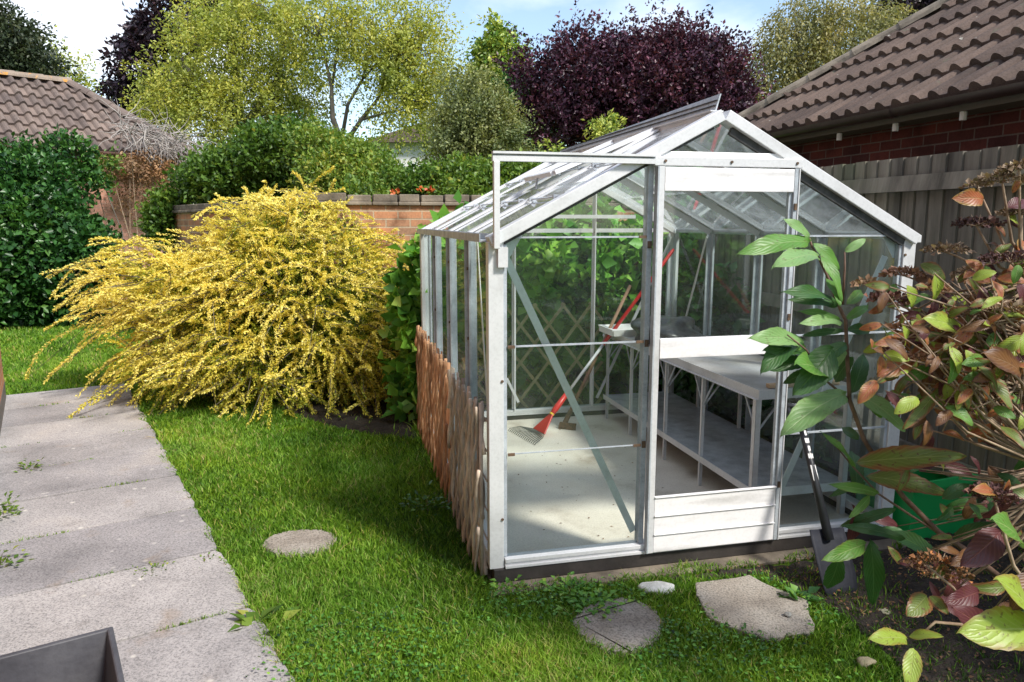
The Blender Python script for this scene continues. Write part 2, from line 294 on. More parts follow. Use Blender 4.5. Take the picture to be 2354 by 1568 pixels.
class MB:
    def __init__(s): s.V = []; s.F = []; s.T = []; s.MI = []; s.UV = []; s.mi = 0; s.t = .5
    def add(s, V, F, uvs=None):
        b = len(s.V); s.V += [tuple(map(float, v)) for v in V]
        for k, f in enumerate(F):
            s.F.append([b+i for i in f]); s.T.append(s.t); s.MI.append(s.mi)
            s.UV += (uvs[k] if uvs else [(0., 0.)]*len(f))
    def hexa(s, c):            # 8 corners: bottom 4 ccw, top 4 ccw ; uv = metres
        F = [(0, 3, 2, 1), (4, 5, 6, 7), (0, 1, 5, 4), (1, 2, 6, 5), (2, 3, 7, 6), (3, 0, 4, 7)]
        P = [np.array(q, float) for q in c]; uvs = []
        for f in F:
            a, b, cc, d = [P[i] for i in f]; n = np.cross(b-a, cc-a); n = n/(np.linalg.norm(n)+1e-9)
            if abs(n[2]) > .8: uvs.append([(P[i][0], P[i][1]) for i in f])
            else:
                h = np.array([-n[1], n[0], 0]); h /= np.linalg.norm(h)+1e-9
                uvs.append([(P[i]@h, P[i][2]) for i in f])
        s.add(c, F, uvs)
    def box(s, x0, x1, y0, y1, z0, z1):
        s.hexa([(x0, y0, z0), (x1, y0, z0), (x1, y1, z0), (x0, y1, z0), (x0, y0, z1), (x1, y0, z1), (x1, y1, z1), (x0, y1, z1)])
    def bar(s, p, q, w, h, side=(0, 1, 0)):   # w across 'side', h perpendicular
        p = np.array(p, float); q = np.array(q, float); d = (q-p)/np.linalg.norm(q-p)
        sd = np.array(side, float); sd = sd-d*(sd@d); sd /= np.linalg.norm(sd); n = np.cross(d, sd)
        a = sd*w/2; b = n*h/2
        s.hexa([p-a-b, p+a-b, p+a+b, p-a+b, q-a-b, q+a-b, q+a+b, q-a+b])
    def tube(s, pts, rad, n=8, cap=True):
        pts = [np.array(p, float) for p in pts]
        rad = [rad]*len(pts) if isinstance(rad, (int, float)) else rad
        V = []; prev = None
        for i, p in enumerate(pts):
            d = pts[min(i+1, len(pts)-1)]-pts[max(i-1, 0)]; d /= np.linalg.norm(d)+1e-9
            if prev is None:
                a = np.cross(d, [0, 0, 1.]) if abs(d[2]) < .9 else np.cross(d, [1., 0, 0])
            else: a = prev-d*(prev@d)
            a /= np.linalg.norm(a)+1e-9; prev = a; b = np.cross(d, a)
            V += [p+rad[i]*(a*cos(2*pi*k/n)+b*sin(2*pi*k/n)) for k in range(n)]
        F = [(i*n+k, i*n+(k+1) % n, (i+1)*n+(k+1) % n, (i+1)*n+k) for i in range(len(pts)-1) for k in range(n)]
        if cap: F += [tuple(reversed(range(n))), tuple((len(pts)-1)*n+k for k in range(n))]
        s.add(V, F)
    def prism(s, poly, z0, z1):     # polygon in xy
        n = len(poly); V = [(x, y, z0) for x, y in poly]+[(x, y, z1) for x, y in poly]
        s.add(V, [tuple(reversed(range(n))), tuple(range(n, 2*n))]+[(k, (k+1) % n, n+(k+1) % n, n+k) for k in range(n)],
              [[(x, y) for x, y in reversed(poly)], [(x, y) for x, y in poly]]+[[(0, 0)]*4]*n)
    def prismy(s, poly, y0, y1):    # polygon in xz extruded in y
        n = len(poly); V = [(x, y0, z) for x, z in poly]+[(x, y1, z) for x, z in poly]
        s.add(V, [tuple(range(n)), tuple(reversed(range(n, 2*n)))]+[((k+1) % n, k, n+k, n+(k+1) % n) for k in range(n)])
    def build(s, name, mats, parent=None, smooth=False, bevel=0.):
        o = fast(name, s.V, s.F, mats, parent, tone=s.T, uv=s.UV, midx=s.MI, smooth=smooth)
        if bevel:
            m = o.modifiers.new('bevel', 'BEVEL'); m.width = bevel; m.segments = 2; m.limit_method = 'ANGLE'
        return o
def struct(o): o['kind'] = 'structure'; return o
def unit(a): return a/(np.linalg.norm(a, axis=-1, keepdims=True)+1e-9)
def leafmesh(name, P, Dr, Nn, Ln, Wd, tone, m, parent=None, fold=.25):
    """one leaf-shaped folded card per point: 4 verts, 2 triangles"""
    Dr = unit(Dr); S = unit(np.cross(Dr, Nn)); Nn = np.cross(S, Dr)
    n = len(P); Ln = np.broadcast_to(Ln, n)[:, None]; Wd = np.broadcast_to(Wd, n)[:, None]
    a = P; b = P+Dr*Ln*.45+S*Wd*.5+Nn*Wd*fold; c = P+Dr*Ln; d = P+Dr*Ln*.45-S*Wd*.5+Nn*Wd*fold
    V = np.stack([a, b, c, d], 1).reshape(-1, 3); i = np.arange(n)*4
    F = np.stack([i, i+1, i+2, i, i+2, i+3], 1).reshape(-1, 3)
    return fast(name, V, F, m, parent, tone=np.repeat(np.clip(tone, 0, 1), 2))
def rvec(n): return unit(rng.normal(size=(n, 3)))

def crown(blobs, nclump, per, strand, spread, leaf, droop=0., shell=.55, vis=True, tonebias=0., aspect=.55, up=0., zmin=None):
    """blobs: (centre, radii, weight) -> leaf arrays in world space"""
    W = np.array([b[2] for b in blobs], float); W /= W.sum()
    ids = rng.choice(len(blobs), nclump, p=W)
    c = np.array([b[0] for b in blobs])[ids]; r = np.array([b[1] for b in blobs])[ids]
    dirs = rvec(nclump); rad = rng.random(nclump)**(1/3.)*(1-shell)+shell*rng.random(nclump)**.25
    st = c+dirs*r*rad[:, None]
    sdir = unit(dirs*.8+rvec(nclump)*.6+np.array([0, 0, up-droop]))
    sl = strand*(.5+rng.random(nclump)); ct = rng.random(nclump)
    k = nclump*per; t = rng.random((nclump, per))
    P = st[:, None]+sdir[:, None]*(sl[:, None]*t)[..., None]
    P = P+np.array([0, 0, -1.])*(droop*sl[:, None]*t**2)[..., None]+rng.normal(size=P.shape)*spread*(1-.4*t)[..., None]
    out_ = (dirs[:, None]*np.ones((1, per, 1))).reshape(-1, 3)
    P = P.reshape(-1, 3)
    Dr = unit((sdir[:, None]*np.ones((1, per, 1))).reshape(-1, 3)*.7+rvec(k)+np.array([0, 0, -droop*.6]))
    Nn = unit(out_*.5+rvec(k)*.9+np.array([0, 0, .5]))
    tone = .46*ct[:, None]+.16*rng.normal(size=(nclump, per))+.27+tonebias; tone = tone.reshape(-1)
    Ln = leaf*(.6+.8*rng.random(k))
    if zmin is not None:
        ok = P[:, 2] > zmin; P, Dr, Nn, Ln, tone = P[ok], Dr[ok], Nn[ok], Ln[ok], tone[ok]
    return P, Dr, Nn, Ln, Ln*aspect, tone, st

def limbs(mb, base, mains, r0, targets, n=40, seg=6, sub=.012):
    """trunk with main limbs (list of polylines) then thin branches to random clump centres"""
    nodes = []
    for pl, ra, rb in mains:
        pl = [np.array(p, float) for p in pl]
        k = len(pl); mb.tube(pl, [ra+(rb-ra)*i/(k-1) for i in range(k)], 7)
        for i in range(k-1):
            for t in (.3, .65, 1.): nodes.append(pl[i]*(1-t)+pl[i+1]*t)
    nodes = np.array(nodes)
    for T in targets[rng.choice(len(targets), min(n, len(targets)), replace=False)]:
        d = np.linalg.norm(nodes-T, axis=1)+.6*np.maximum(0, nodes[:, 2]-T[2]); s = nodes[np.argmin(d)]
        L_ = np.linalg.norm(T-s); mid = (s+T)/2+rng.normal(size=3)*.08*L_+np.array([0, 0, .10*L_])
        rr = max(sub, min(.045, L_*.014)); mb.tube([s, mid, T], [rr*1.6, rr, rr*.4], 5, cap=False)

def PB(u, v, ru, rv, y, wt=None, dy=0., rdep=None):
    c = D(u, v, y+dy); s = (y+dy)/1700*1.01
    return (c, np.array([ru*s, (rdep if rdep else min(ru, rv)*s), rv*s]), wt if wt else ru*rv)

def tree(name, label, cat, Y, blobs, mains, lm, bark, nclump, per, strand, spread, leaf, droop=0., up=0., nl=50, shell=.55, group=None, tonebias=0., aspect=.55, sub=.012):
    bl = [PB(*b[:4], Y, *(b[4:])) for b in blobs]
    P, Dr, Nn, Ln, Wd, tn, st = crown(bl, nclump, per, strand, spread, leaf, droop, shell, tonebias=tonebias, aspect=aspect, up=up, zmin=.3)
    ms = []
    for pl, ra, rb in mains:
        q = [D(p[0], p[1], Y+(p[2] if len(p) > 2 else 0)) for p in pl]; ms.append((q, ra, rb))
    b0 = ms[0][0][0].copy(); b0[2] = 0
    ms[0] = ([b0]+ms[0][0], ms[0][1]*1.25, ms[0][2])
    root = thing(name, label, cat, b0, 0, group)
    mb = MB(); limbs(mb, b0, ms, .1, st, nl, sub=sub)
    o = mb.build('trunk', bark, root, smooth=True); l = leafmesh('crown', P, Dr, Nn, Ln, Wd, tn, lm, root)
    for q in (o, l): q.matrix_parent_inverse = root.matrix_basis.inverted() if False else q.matrix_parent_inverse
    for q in (o, l): q.location = tuple(-b0)
    return root

# ------------------------------------------------------------------ ground, path, soil, slab
gp = MB(); gp.add([(-150, -60, 0), (150, -60, 0), (150, 250, 0), (-150, 250, 0)], [(0, 1, 2, 3)]); struct(gp.build('ground', M['ground']))
PR = Z(290, 885)[:2]; PT = np.array([.5373, -.8434]); PN = np.array([-.8434, -.5373])   # path edge, run, width direction
def PW(s, t): q = PR+PT*s+PN*t; return q
mb = MB()
for k in range(0, 13):
    a, b = k*.62+.009+R.uniform(-.006, .003), (k+1)*.62-.009+R.uniform(-.003, .006)
    wd = 1.5 if k > 4 else .965; mb.t = R.random(); q = []
    n_ = 14
    for i in range(n_+1):
        f_ = i/n_; q.append(PW(a+(b-a)*f_, (0. if 0 < i < n_ else .012)+rng.normal()*.0035+.006*sin(f_*9+k)))
    q += [PW(b+rng.normal()*.002, wd*f_) for f_ in np.linspace(.04, 1, 16)]+[PW(a+rng.normal()*.002, wd*f_) for f_ in np.linspace(1, .04, 16)]
    mb.prism([tuple(p) for p in q][::-1], .0, .020+R.uniform(-.002, .003))
struct(mb.build('path', M['path'], bevel=.0015))
sj = MB(); q = [PW(-.02, .01), PW(8.1, .01), PW(8.1, 1.6), PW(-.02, 1.6)][::-1]; sj.prism([tuple(p) for p in q], -.05, .005)
struct(sj.build('path_bedding', M['soil']))

def sheet(name, poly, m, z=.006, cell=.05, amp=.012):
    """bumpy sheet filling a polygon"""
    P = np.array(poly); x0, y0 = P.min(0); x1, y1 = P.max(0)
    nx = int((x1-x0)/cell)+2; ny = int((y1-y0)/cell)+2
    xs, ys = np.meshgrid(np.linspace(x0, x1, nx), np.linspace(y0, y1, ny))
    ins = inpoly(xs.ravel(), ys.ravel(), poly).reshape(xs.shape)
    zz = z+amp*rng.random(xs.shape); zz[~ins] = -.03
    idx = np.arange(nx*ny).reshape(ny, nx)
    F = np.stack([idx[:-1, :-1], idx[:-1, 1:], idx[1:, 1:], idx[1:, :-1]], -1).reshape(-1, 4)
    ok = ins.ravel()[F].any(1)
    return fast(name, np.stack([xs, ys, zz], -1).reshape(-1, 3), F[ok], m, smooth=True)
def inpoly(x, y, poly):
    r = np.zeros(np.shape(x), bool); n = len(poly); j = n-1
    for i in range(n):
        xi, yi = poly[i]; xj, yj = poly[j]
        c = ((yi > y) != (yj > y)) & (x < (xj-xi)*(y-yi)/(yj-yi+1e-12)+xi); r ^= c; j = i
    return r
g2 = lambda x, y: tuple(G(x, y)[:2])
SOIL_R = [g2(.62, -.14), g2(1.15, -.2), g2(1.28, -.6), g2(1.22, -1.1), g2(1.5, -2.6), g2(3., -2.6), g2(2.5, 6), g2(1.98, 6), g2(1.98, -.12)]
struct(sheet('soil_bed', SOIL_R, M['soil'], .004, .03, .022))
SOIL_B = [g2(-.1, 2.62), g2(2.0, 2.62), g2(2.4, 4.3), g2(-1.3, 4.3), g2(-1.1, 3.3), g2(-.75, 2.75), g2(-.35, 2.35), g2(-.1, 2.2)]
struct(sheet('back_soil_bed', SOIL_B, M['soil'], .004, .06, .02))
SOIL_Y = [(-3.0, 6.6), (-2.6, 6.35), (-1.6, 6.3), (-1.1, 6.5), (-1.2, 7.6), (-3.2, 7.6)]
struct(sheet('shrub_soil_bed', SOIL_Y, M['soil'], .004, .06, .02))

# ------------------------------------------------------------------ greenhouse
gh = thing('greenhouse', 'small aluminium framed glass greenhouse with closed sliding door on the lawn', 'greenhouse', GO, GA)
Wd_, Lg, EV, RG, B0 = 1.94, 2.46, 1.49, 2.0, .08
NB = [0, .615, 1.23, 1.845, 2.46]
m = MB(); m.box(-.03, Wd_+.06, -.115, Lg+.1, .0, .016); m.build('footing', M['coping'], gh, bevel=.004)
m = MB(); m.box(.021, Wd_-.021, .021, Lg-.021, .0165, .045)
m.build('floor', M['floor'], gh, bevel=.002)
m = MB(); m.box(-.02, Wd_+.02, -.028, .02, .017, .078); m.box(-.02, Wd_+.02, Lg-.02, Lg+.02, .017, .078)
m.box(-.022, .02, .022, Lg-.022, .017, .078); m.box(Wd_-.02, Wd_+.022, .022, Lg-.022, .017, .078)
m.build('plinth', M['darkbase'], gh, bevel=.004)
m = MB()
for z0, z1, y in ((.080, .093, -.034), (.0935, .104, -.022), (.1045, .122, -.030)):
    m.box(.03, Wd_-.03, y, .03, z0, z1)
    m.box(.03, Wd_-.03, Lg-.03, Lg-y-.004, z0, z1); m.box(y, .028, .045, Lg-.035, z0, z1); m.box(Wd_-.028, Wd_-y, .045, Lg-.035, z0, z1)
m.build('sill', M['alu'], gh, bevel=.0015)
for x, y in ((0, 0), (Wd_, 0), (0, Lg), (Wd_, Lg)):
    m = MB(); sx = 1 if x == 0 else -1; sy = 1 if y == 0 else -1
    m.box(min(x-sx*.036, x+sx*.027), max(x-sx*.036, x+sx*.027), min(y-sy*.018, y+sy*.006), max(y-sy*.018, y+sy*.006), .078, EV-.02)
    m.box(min(x-sx*.034, x-sx*.010), max(x-sx*.034, x-sx*.010), min(y+sy*.0065, y+sy*.045), max(y+sy*.0065, y+sy*.045), .078, EV-.02)
    m.mi = 1; m.box(min(x+sx*.028, x+sx*.043), max(x+sx*.028, x+sx*.043), min(y-sy*.008, y+sy*.02), max(y-sy*.008, y+sy*.02), .125, EV-.03)
    m.build('corner_post', [M['alu'], M['alug']], gh, bevel=.002)
def slope(x, off=0.):  # roof line height
    return EV+(RG-EV)*(x/.97 if x <= .97 else (1.94-x)/.97)+off
# gable bars, front and back
for y0, y1 in ((-.04, .035), (Lg-.03, Lg+.035)):
    for s_g in (0, 1):
        f = (lambda x: x) if s_g == 0 else (lambda x: Wd_-x)
        zc = lambda x: slope(x)+.022-.024/.885
        m = MB(); m.bar((f(-.03), (y0+y1)/2, zc(0)-.03*.53), (f(.960), (y0+y1)/2, zc(.960)), y1-y0, .048)
        m.mi = 1
        if y0 < 0:
            for t in (.12, .36, .60, .84):
                px = .02+t*.93; m.bar((f(px), y0+.062, slope(px)-.040), (f(px+.03), y0+.062, slope(px+.03)-.040), .02, .012)
        m.build('gable_bar', [M['alu'], M['rust']], gh, bevel=.003)
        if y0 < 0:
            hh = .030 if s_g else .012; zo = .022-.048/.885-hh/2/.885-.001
            m = MB(); m.bar((f(.03), -.008, slope(.03)+zo), (f(.93), -.008, slope(.93)+zo), .02, hh); m.build('bar_shade_strip', M['shade_strip_tines'], gh)  # dark strip added as the shaded underside of the gable bar
for x0, x1 in ((-.06, -.004), (Wd_+.004, Wd_+.06)):
    m = MB(); m.box(x0, x1, .05, Lg-.04, EV-.022, EV-.0135); m.box(x0, x0+.005, .05, Lg-.04, EV-.0138, EV+.012); m.box(x1-.005, x1, .05, Lg-.04, EV-.0138, EV+.012)
    m.build('eave_gutter', M['alug'], gh)
m = MB(); m.box(Wd_+.02, Wd_+.062, -.02, .045, EV-.035, EV+.0); m.build('gutter_end', M['alu'], gh, bevel=.003)
m = MB(); m.box(.955, .985, .037, Lg-.032, RG-.05, RG+.012); m.box(.94, 1.0, .037, Lg-.032, RG+.0125, RG+.018); m.build('ridge_bar', M['alu'], gh)
# wall and roof glazing bars
for y in NB[1:-1]:
    for xs, sg in ((0, 1), (Wd_, -1)):
        m = MB(); m.box(min(xs-sg*.010, xs+sg*.002), max(xs-sg*.010, xs+sg*.002), y-.032, y+.032, .124, EV-.024); m.box(min(xs-sg*.026, xs-sg*.0105), max(xs-sg*.026, xs-sg*.0105), y-.004, y+.004, .124, EV-.024)
        m.box(min(xs+sg*.0025, xs+sg*.034), max(xs+sg*.0025, xs+sg*.034), y-.004, y+.004, .124, EV-.024)
        m.mi = 1
        for z in (1.32, .98, .62):
            for dy in (-.020, .022): m.box(min(xs-sg*.018, xs-sg*.0105), max(xs-sg*.018, xs-sg*.0105), y+dy-.004, y+dy+.004, z, z+.014)
        m.build('glazing_bar', [M['alug'], M['rust']], gh)
        m = MB(); a = np.array([xs, y, EV]); b = np.array([.955 if sg > 0 else .985, y, RG-.008])
        nn = np.array([-sg*(RG-EV), 0, .97]); nn /= np.linalg.norm(nn)
        m.bar(a+nn*.010, b+nn*.010, .070, .010); m.bar(a-nn*.018, b-nn*.018, .008, .036)
        m.build('roof_bar', M['alu'], gh)
for x in (.66, 1.29):
    m = MB(); m.box(x-.015, x+.015, Lg-.010, Lg+.004, .124, slope(x)-.03); m.box(x-.004, x+.004, Lg-.040, Lg-.0105, .124, slope(x)-.03)
    m.build('back_bar', M['alu'], gh)
m = MB(); m.box(.87, 1.60, Lg-.06, Lg-.041, 1.575, 1.602); m.box(.03, 1.91, Lg-.022, Lg-.014, 1.47, 1.50); m.build('back_rail', M['alu'], gh)
for x_, z_ in ((.02, 1.40), (.02, .9), (.02, .3), (Wd_-.02, 1.40), (Wd_-.02, .7), (.70, 1.797), (1.31, 1.797), (1.0, 1.797)):
    m = MB(); y_ = -.0525 if z_ > 1.7 else -.0185
    m.tube([(x_, y_, z_), (x_, y_-.005, z_)], .006, 8); m.build('bolt', M['rust'], gh)
# glass
def pane(pts, mt=None, name='glass_pane'):
    mm = MB(); mm.add(pts, [tuple(range(len(pts)))]); return mm.build(name, mt or M['glass'], gh)
for k in range(4):
    y0, y1 = NB[k]+.005, NB[k+1]-.005
    for x in (.0015, Wd_-.0015): pane([(x, y0, .12), (x, y1, .12), (x, y1, EV-.01), (x, y0, EV-.01)], M['sideglass'])
    for sg in (1, -1):
        xa = 0 if sg > 0 else Wd_; xb = .96 if sg > 0 else .98
        dz = (.05 if (sg > 0 and k == 1) else 0)
        am, az = xa+(xb-xa)*.45, EV+(RG-EV)*.45
        pane([(xa, y0, EV+.003), (xa, y1, EV+.003), (am, y1, az+.003), (am, y0, az+.003)], M['roofglass'])
        if dz:   # opened roof light on the left slope
            ve = thing('x', None, None); C.objects.unlink(ve); bpy.data.objects.remove(ve)
            v0 = np.array([am, 0, az+.07]); v1 = np.array([xb, 0, RG+.012])
            mm = MB()
            for yy in (y0+.02, y1-.02): mm.bar(v0+[0, yy, 0], v1+[0, yy, 0], .035, .022)
            mm.bar(v0+[0, y0+.04, 0], v0+[0, y1-.04, 0], .03, .022, side=(1, 0, .5)); mm.bar(v1+[0, y0+.04, 0], v1+[0, y1-.04, 0], .03, .022, side=(1, 0, .5))
            vo = mm.build('roof_vent', M['alu'], gh)
            p2 = MB(); p2.add([v0+[0, y0+.03, 0], v0+[0, y1-.03, 0], v1+[0, y1-.03, 0], v1+[0, y0+.03, 0]], [(0, 1, 2, 3)]); p2.build('vent_glass', M['roofglass'], vo)
            p3 = MB(); p3.bar(v0+[-.01, y0+.3, -.01], (am-.02, y0+.3, az+.0), .02, .006); p3.build('vent_stay', M['alug'], vo)
        else: pane([(am-.02*sg, y0, az+.001), (am-.02*sg, y1, az+.001), (xb, y1, RG-.004), (xb, y0, RG-.004)], M['roofglass'])
m = MB()
for k in range(4):
    for t in (.30, .62):
        x = .97*t; m.bar((x-.01, NB[k]+.04, slope(x)+.012), (x-.01, NB[k+1]-.04, slope(x)+.012), .010, .004, side=(1, 0, .5))
        for dd in (.1, .5): m.box(x-.025, x+.005, NB[k]+dd-.008, NB[k]+dd+.008, slope(x)+.002, slope(x)+.020)
m.build('roof_clips', M['alug'], gh)
pane([(.03, -.002, .122), (.645, -.002, .122), (.645, -.002, slope(.645)-.03), (.03, -.002, EV-.02)])
pane([(1.325, -.002, .122), (1.91, -.002, .122), (1.91, -.002, EV-.02), (1.325, -.002, slope(1.325)-.03)])
pane([(.72, -.002, 1.84), (1.24, -.002, 1.84), (.985, -.002, 1.965), (.955, -.002, 1.965)])
for a, b in ((.01, .65), (.67, 1.28), (1.30, 1.93)):
    pane([(a, Lg+.001, .12), (b, Lg+.001, .12), (b, Lg+.001, slope(b)-.03)]+([(.97, Lg+.001, RG-.03)] if a < .97 < b else [])+[(a, Lg+.001, slope(a)-.03)])
# ridge flap that stands up behind the front gable, seen grey against the trees
m = MB(); m.hexa([(.966, .045, RG+.019), (.972, .045, RG+.019), (.972, Lg-.1, RG+.019), (.966, Lg-.1, RG+.019), (.986, .045, RG+.088), (.992, .045, RG+.088), (.992, Lg-.1, RG+.06), (.986, Lg-.1, RG+.06)])
for t in (.35, .7): 
    m.mi = 1; zb = RG+.019+t*.06; m.box(.958+t*.02, .9655+t*.02, .05, Lg-.12, zb, zb+.003)
m.build('ridge_flap', [M['alug'], M['darkbase']], gh)
# front: door posts, head, track
for x0, x1 in ((.645, .668), (1.328, 1.350)):
    m = MB(); m.box(x0, x1, -.014, .03, .124, slope((x0+x1)/2)-.04); m.mi = 1
    for z in (1.44, 1.02, .57): m.box(x0+.003, x1-.003, -.020, -.0145, z, z+.03)
    m.build('door_post', [M['alug'], M['rust']], gh)
m = MB(); m.box(.67, 1.326, -.03, .02, 1.812, 1.838); m.box(.655, 1.34, -.052, -.031, 1.778, 1.815); m.build('door_head', M['alu'], gh, bevel=.002)
m = MB(); m.box(-.025, .654, -.064, -.040, 1.783, 1.803); m.box(-.025, .654, -.070, -.038, 1.811, 1.820); m.mi = 1; m.box(-.025, .654, -.054, -.044, 1.8035, 1.8105)
m.build('sliding_track', [M['alu'], M['alug']], gh)
m = MB(); m.box(-.022, .002, -.068, -.042, 1.445, 1.782); m.build('track_strut', M['alu'], gh, bevel=.002)
m = MB(); m.box(.0, .04, -.041, -.0185, 1.37, 1.45); m.prismy([(.03, 1.48), (.03, 1.385), (.05, 1.385), (.135, 1.53), (.10, 1.53)], .022, .026); m.build('corner_gusset', M['alu'], gh)
m = MB(); m.prismy([(1.91, 1.48), (1.84, 1.53), (1.80, 1.53), (1.89, 1.385), (1.91, 1.385)], .022, .026); m.build('corner_gusset', M['alu'], gh)
for a, b in (((.044, .03, 1.411), (.638, .03, .165)), ((1.854, .03, 1.392), (1.355, .03, .24))):
    m = MB(); m.bar(a, b, .004, .032); m.bar(np.array(a)+[.012, .01, 0], np.array(b)+[.012, .01, 0], .016, .004); m.build('brace', M['alu'], gh)
a = GX(1097, 548, .03); b = GX(1119, 905, .03)
m = MB(); b2 = a+(b-a)*2.1; m.bar(a, b2, .022, .004, side=(0, 1, 0)); m.build('brace', M['white'], gh)
m = MB(); a = GX(1625, 545, 1.9); b = GX(1575, 735, 1.9); m.bar(a, b, .022, .004, side=(0, 1, 0)); m.build('brace', M['alu'], gh)
m = MB(); a = GX(1540, 560, 1.9); m.bar(GP(1545, 545, Lg-.05), GP(1372, 915, Lg-.05), .004, .022); m.build('brace', M['alu'], gh)
m = MB(); m.bar(GP(1165, 870, Lg-.04), GP(1192, 925, Lg-.04), .004, .02); m.build('brace', M['alu'], gh)
for z, mi in ((1.042, 1), (.582, 1), (1.488, 0)):
    hz = .0018 if z < .9 else .0035; m = MB(); m.box(.045, .644, -.012, -.004, z-hz, z+hz); m.mi = 1; m.box(.045, .075, -.016, -.0125, z-.007, z+.006); m.box(.61, .644, -.016, -.0125, z-.006, z+.006)
    m.build('glass_strip', [M['alug'], M['rust']], gh); m = MB(); m.box(1.352, 1.9, -.012, -.004, z-.004, z+.004)
    m.build('glass_strip', [M['alug'], M['rust']], gh)
# sliding door
dY = -.052
dr = MB(); dr.box(.676, .700, dY, dY+.028, .09, 1.776); dr.mi = 1; dr.box(.6685, .6755, dY-.003, dY+.03, .09, 1.776)
dr.box(1.287, 1.303, dY+.012, dY+.03, .09, 1.676); dr.mi = 1; dr.box(1.3035, 1.322, dY, dY+.024, .09, 1.776); dr.mi = 0; dr.box(1.3225, 1.3270, dY-.004, dY+.02, .09, 1.776)
dr.mi = 2
for z in (1.6, 1.12, .345): dr.box(1.306, 1.318, dY-.006, dY-.0005, z, z+.028)
door = dr.build('sliding_door', [M['alu'], M['alug'], M['rust']], gh)
m = MB(); m.box(.7005, 1.300, dY-.002, dY+.010, 1.676, 1.772); m.build('top_panel', M['panel'], door, bevel=.002)
m = MB(); m.box(.7005, 1.300, dY-.004, dY+.012, .972, 1.058); m.build('middle_rail', M['panel'], door, bevel=.002)
m = MB()
z = .092
for k in range(3):
    m.box(.7005, 1.300, dY-.001, dY+.010, z, z+.080); m.box(.7005, 1.300, dY-.008, dY+.010, z+.0805, z+.0865); z += .087
m.build('kick_panel', M['panel'], door, bevel=.002)
m = MB(); m.add([(.70, dY+.014, 1.058), (1.303, dY+.014, 1.058), (1.303, dY+.014, 1.677), (.70, dY+.014, 1.677)], [(0, 1, 2, 3)]); m.build('door_glass', M['glass'], door)

# ------------------------------------------------------------------ staging, tools and things in the greenhouse
def gthing(name, label, cat, x, y, z=.045, rz=0., group=None): return thing(name, label, cat, G(x, y, z), GA+rz, group)
st = gthing('staging_bench', 'long two tier aluminium staging bench along the right side of the greenhouse', 'bench', 1.36, .22)
bz, sz = .675, .165
m = MB(); m.box(.0, .55, .0, 2.15, bz, bz+.012); m.build('bench_top', m_speck('bench_top_sheet', [(.3, (.30, .27, .23)), (.5, (.48, .47, .45)), (.7, (.60, .61, .62))], 2.4, 90, .45, .3), st)
m = MB(); m.box(-.004, .0, .0, 2.15, bz-.03, bz+.018); m.box(-.004, .55, -.004, .0, bz-.03, bz+.018); m.box(-.02, -.0045, .0, 2.15, bz-.032, bz-.028)
m.build('rim', M['alu'], st)
m = MB(); m.box(.0, .55, .0, 2.15, sz, sz+.010); m.build('shelf', M['alug'], st)
m = MB(); m.box(-.004, .0, .0, 2.15, sz-.02, sz+.016); m.box(-.004, .55, -.004, .0, sz-.025, sz+.02); m.build('shelf_rim', M['alu'], st)
for yy in (.03, .58, 1.06, 1.63, 2.1):
    for xx in (.01, .53):
        m = MB(); w_ = .018 if yy > .1 else .03
        m.box(xx-w_/2, xx+w_/2, yy-w_/2, yy-w_/2+.003, 0, bz-.001); m.box(xx-w_/2, xx-w_/2+.003, yy-w_/2, yy+w_/2, 0, bz-.001)
        m.build('leg', M['alu'], st)
    m = MB()
    for a_, b_ in ([((.012, yy, bz-.20), (.012, yy-.12, bz-.03))] if yy > .1 else [])+[((.012, yy, bz-.20), (.012, yy+.12, bz-.03)), ((.02, yy, bz-.20), (.16, yy, bz-.02)), ((.02, yy, sz-.02), (.5, yy, sz-.02))]:
        m = MB(); m.bar(a_, b_, .010, .006); m.build('support_strut', M['alug'], st)
# board lying over the front end of the bench
bd = gthing('wooden_board', 'pale wooden batten lying across the front end of the staging bench', 'board', 1.46, .26, .045+bz+.014)
m = MB(); m.box(-.02, .38, .0, .035, 0, .02); m.build('batten', m_speck('pale_wood', [(.3, (.42, .27, .15)), (.6, (.62, .45, .28))], 5, 60, .7, mapscale=(.2, 1, 1)), bd, bevel=.003)
# white tray and black bag at the far end
ty = gthing('seed_tray', 'shallow white plastic tray behind the black bag on the staging bench', 'tray', 1.30, 2.02, .045+bz+.014)
m = MB(); m.box(0, .36, 0, .3, .03, .036); m.hexa([(.0, .0, 0), (.36, 0, 0), (.36, .008, 0), (0, .008, 0), (-.01, -.01, .045), (.37, -.01, .045), (.37, 0, .045), (-.01, 0, .045)])
m.hexa([(.0, .292, 0), (.36, .292, 0), (.36, .3, 0), (0, .3, 0), (-.01, .3, .045), (.37, .3, .045), (.37, .31, .045), (-.01, .31, .045)]); m.box(-.01, .0, .009, .29, 0, .045)
m.build('tray_body', M['white'], ty)
def blob(name, c, r, m, parent=None, seed=1, amp=.18, nu=26, nv=16, flat=0.):
    rr = np.random.default_rng(seed); ph = rr.random((6, 3))*6; fr = rr.normal(size=(6, 3))*2.2
    V = []
    for j in range(nv+1):
        for i in range(nu):
            a = 2*pi*i/nu; b = pi*j/nv; d = np.array([sin(b)*cos(a), sin(b)*sin(a), cos(b)])
            k = 1+amp*sum(sin(fr[q]@d*1.5+ph[q, 0]) for q in range(6))/3
            p = d*r*k; p[2] = max(p[2], -r[2]*flat if flat else -9); V.append(p+c)
    F = [(j*nu+i, j*nu+(i+1) % nu, (j+1)*nu+(i+1) % nu, (j+1)*nu+i) for j in range(nv) for i in range(nu)]
    return fast(name, V, [f[::-1] for f in F], m, parent, smooth=True)
bg_ = gthing('compost_bag', 'crumpled black plastic bag slumped on the far end of the staging bench', 'bag', 1.62, 1.78, .045+bz+.013)
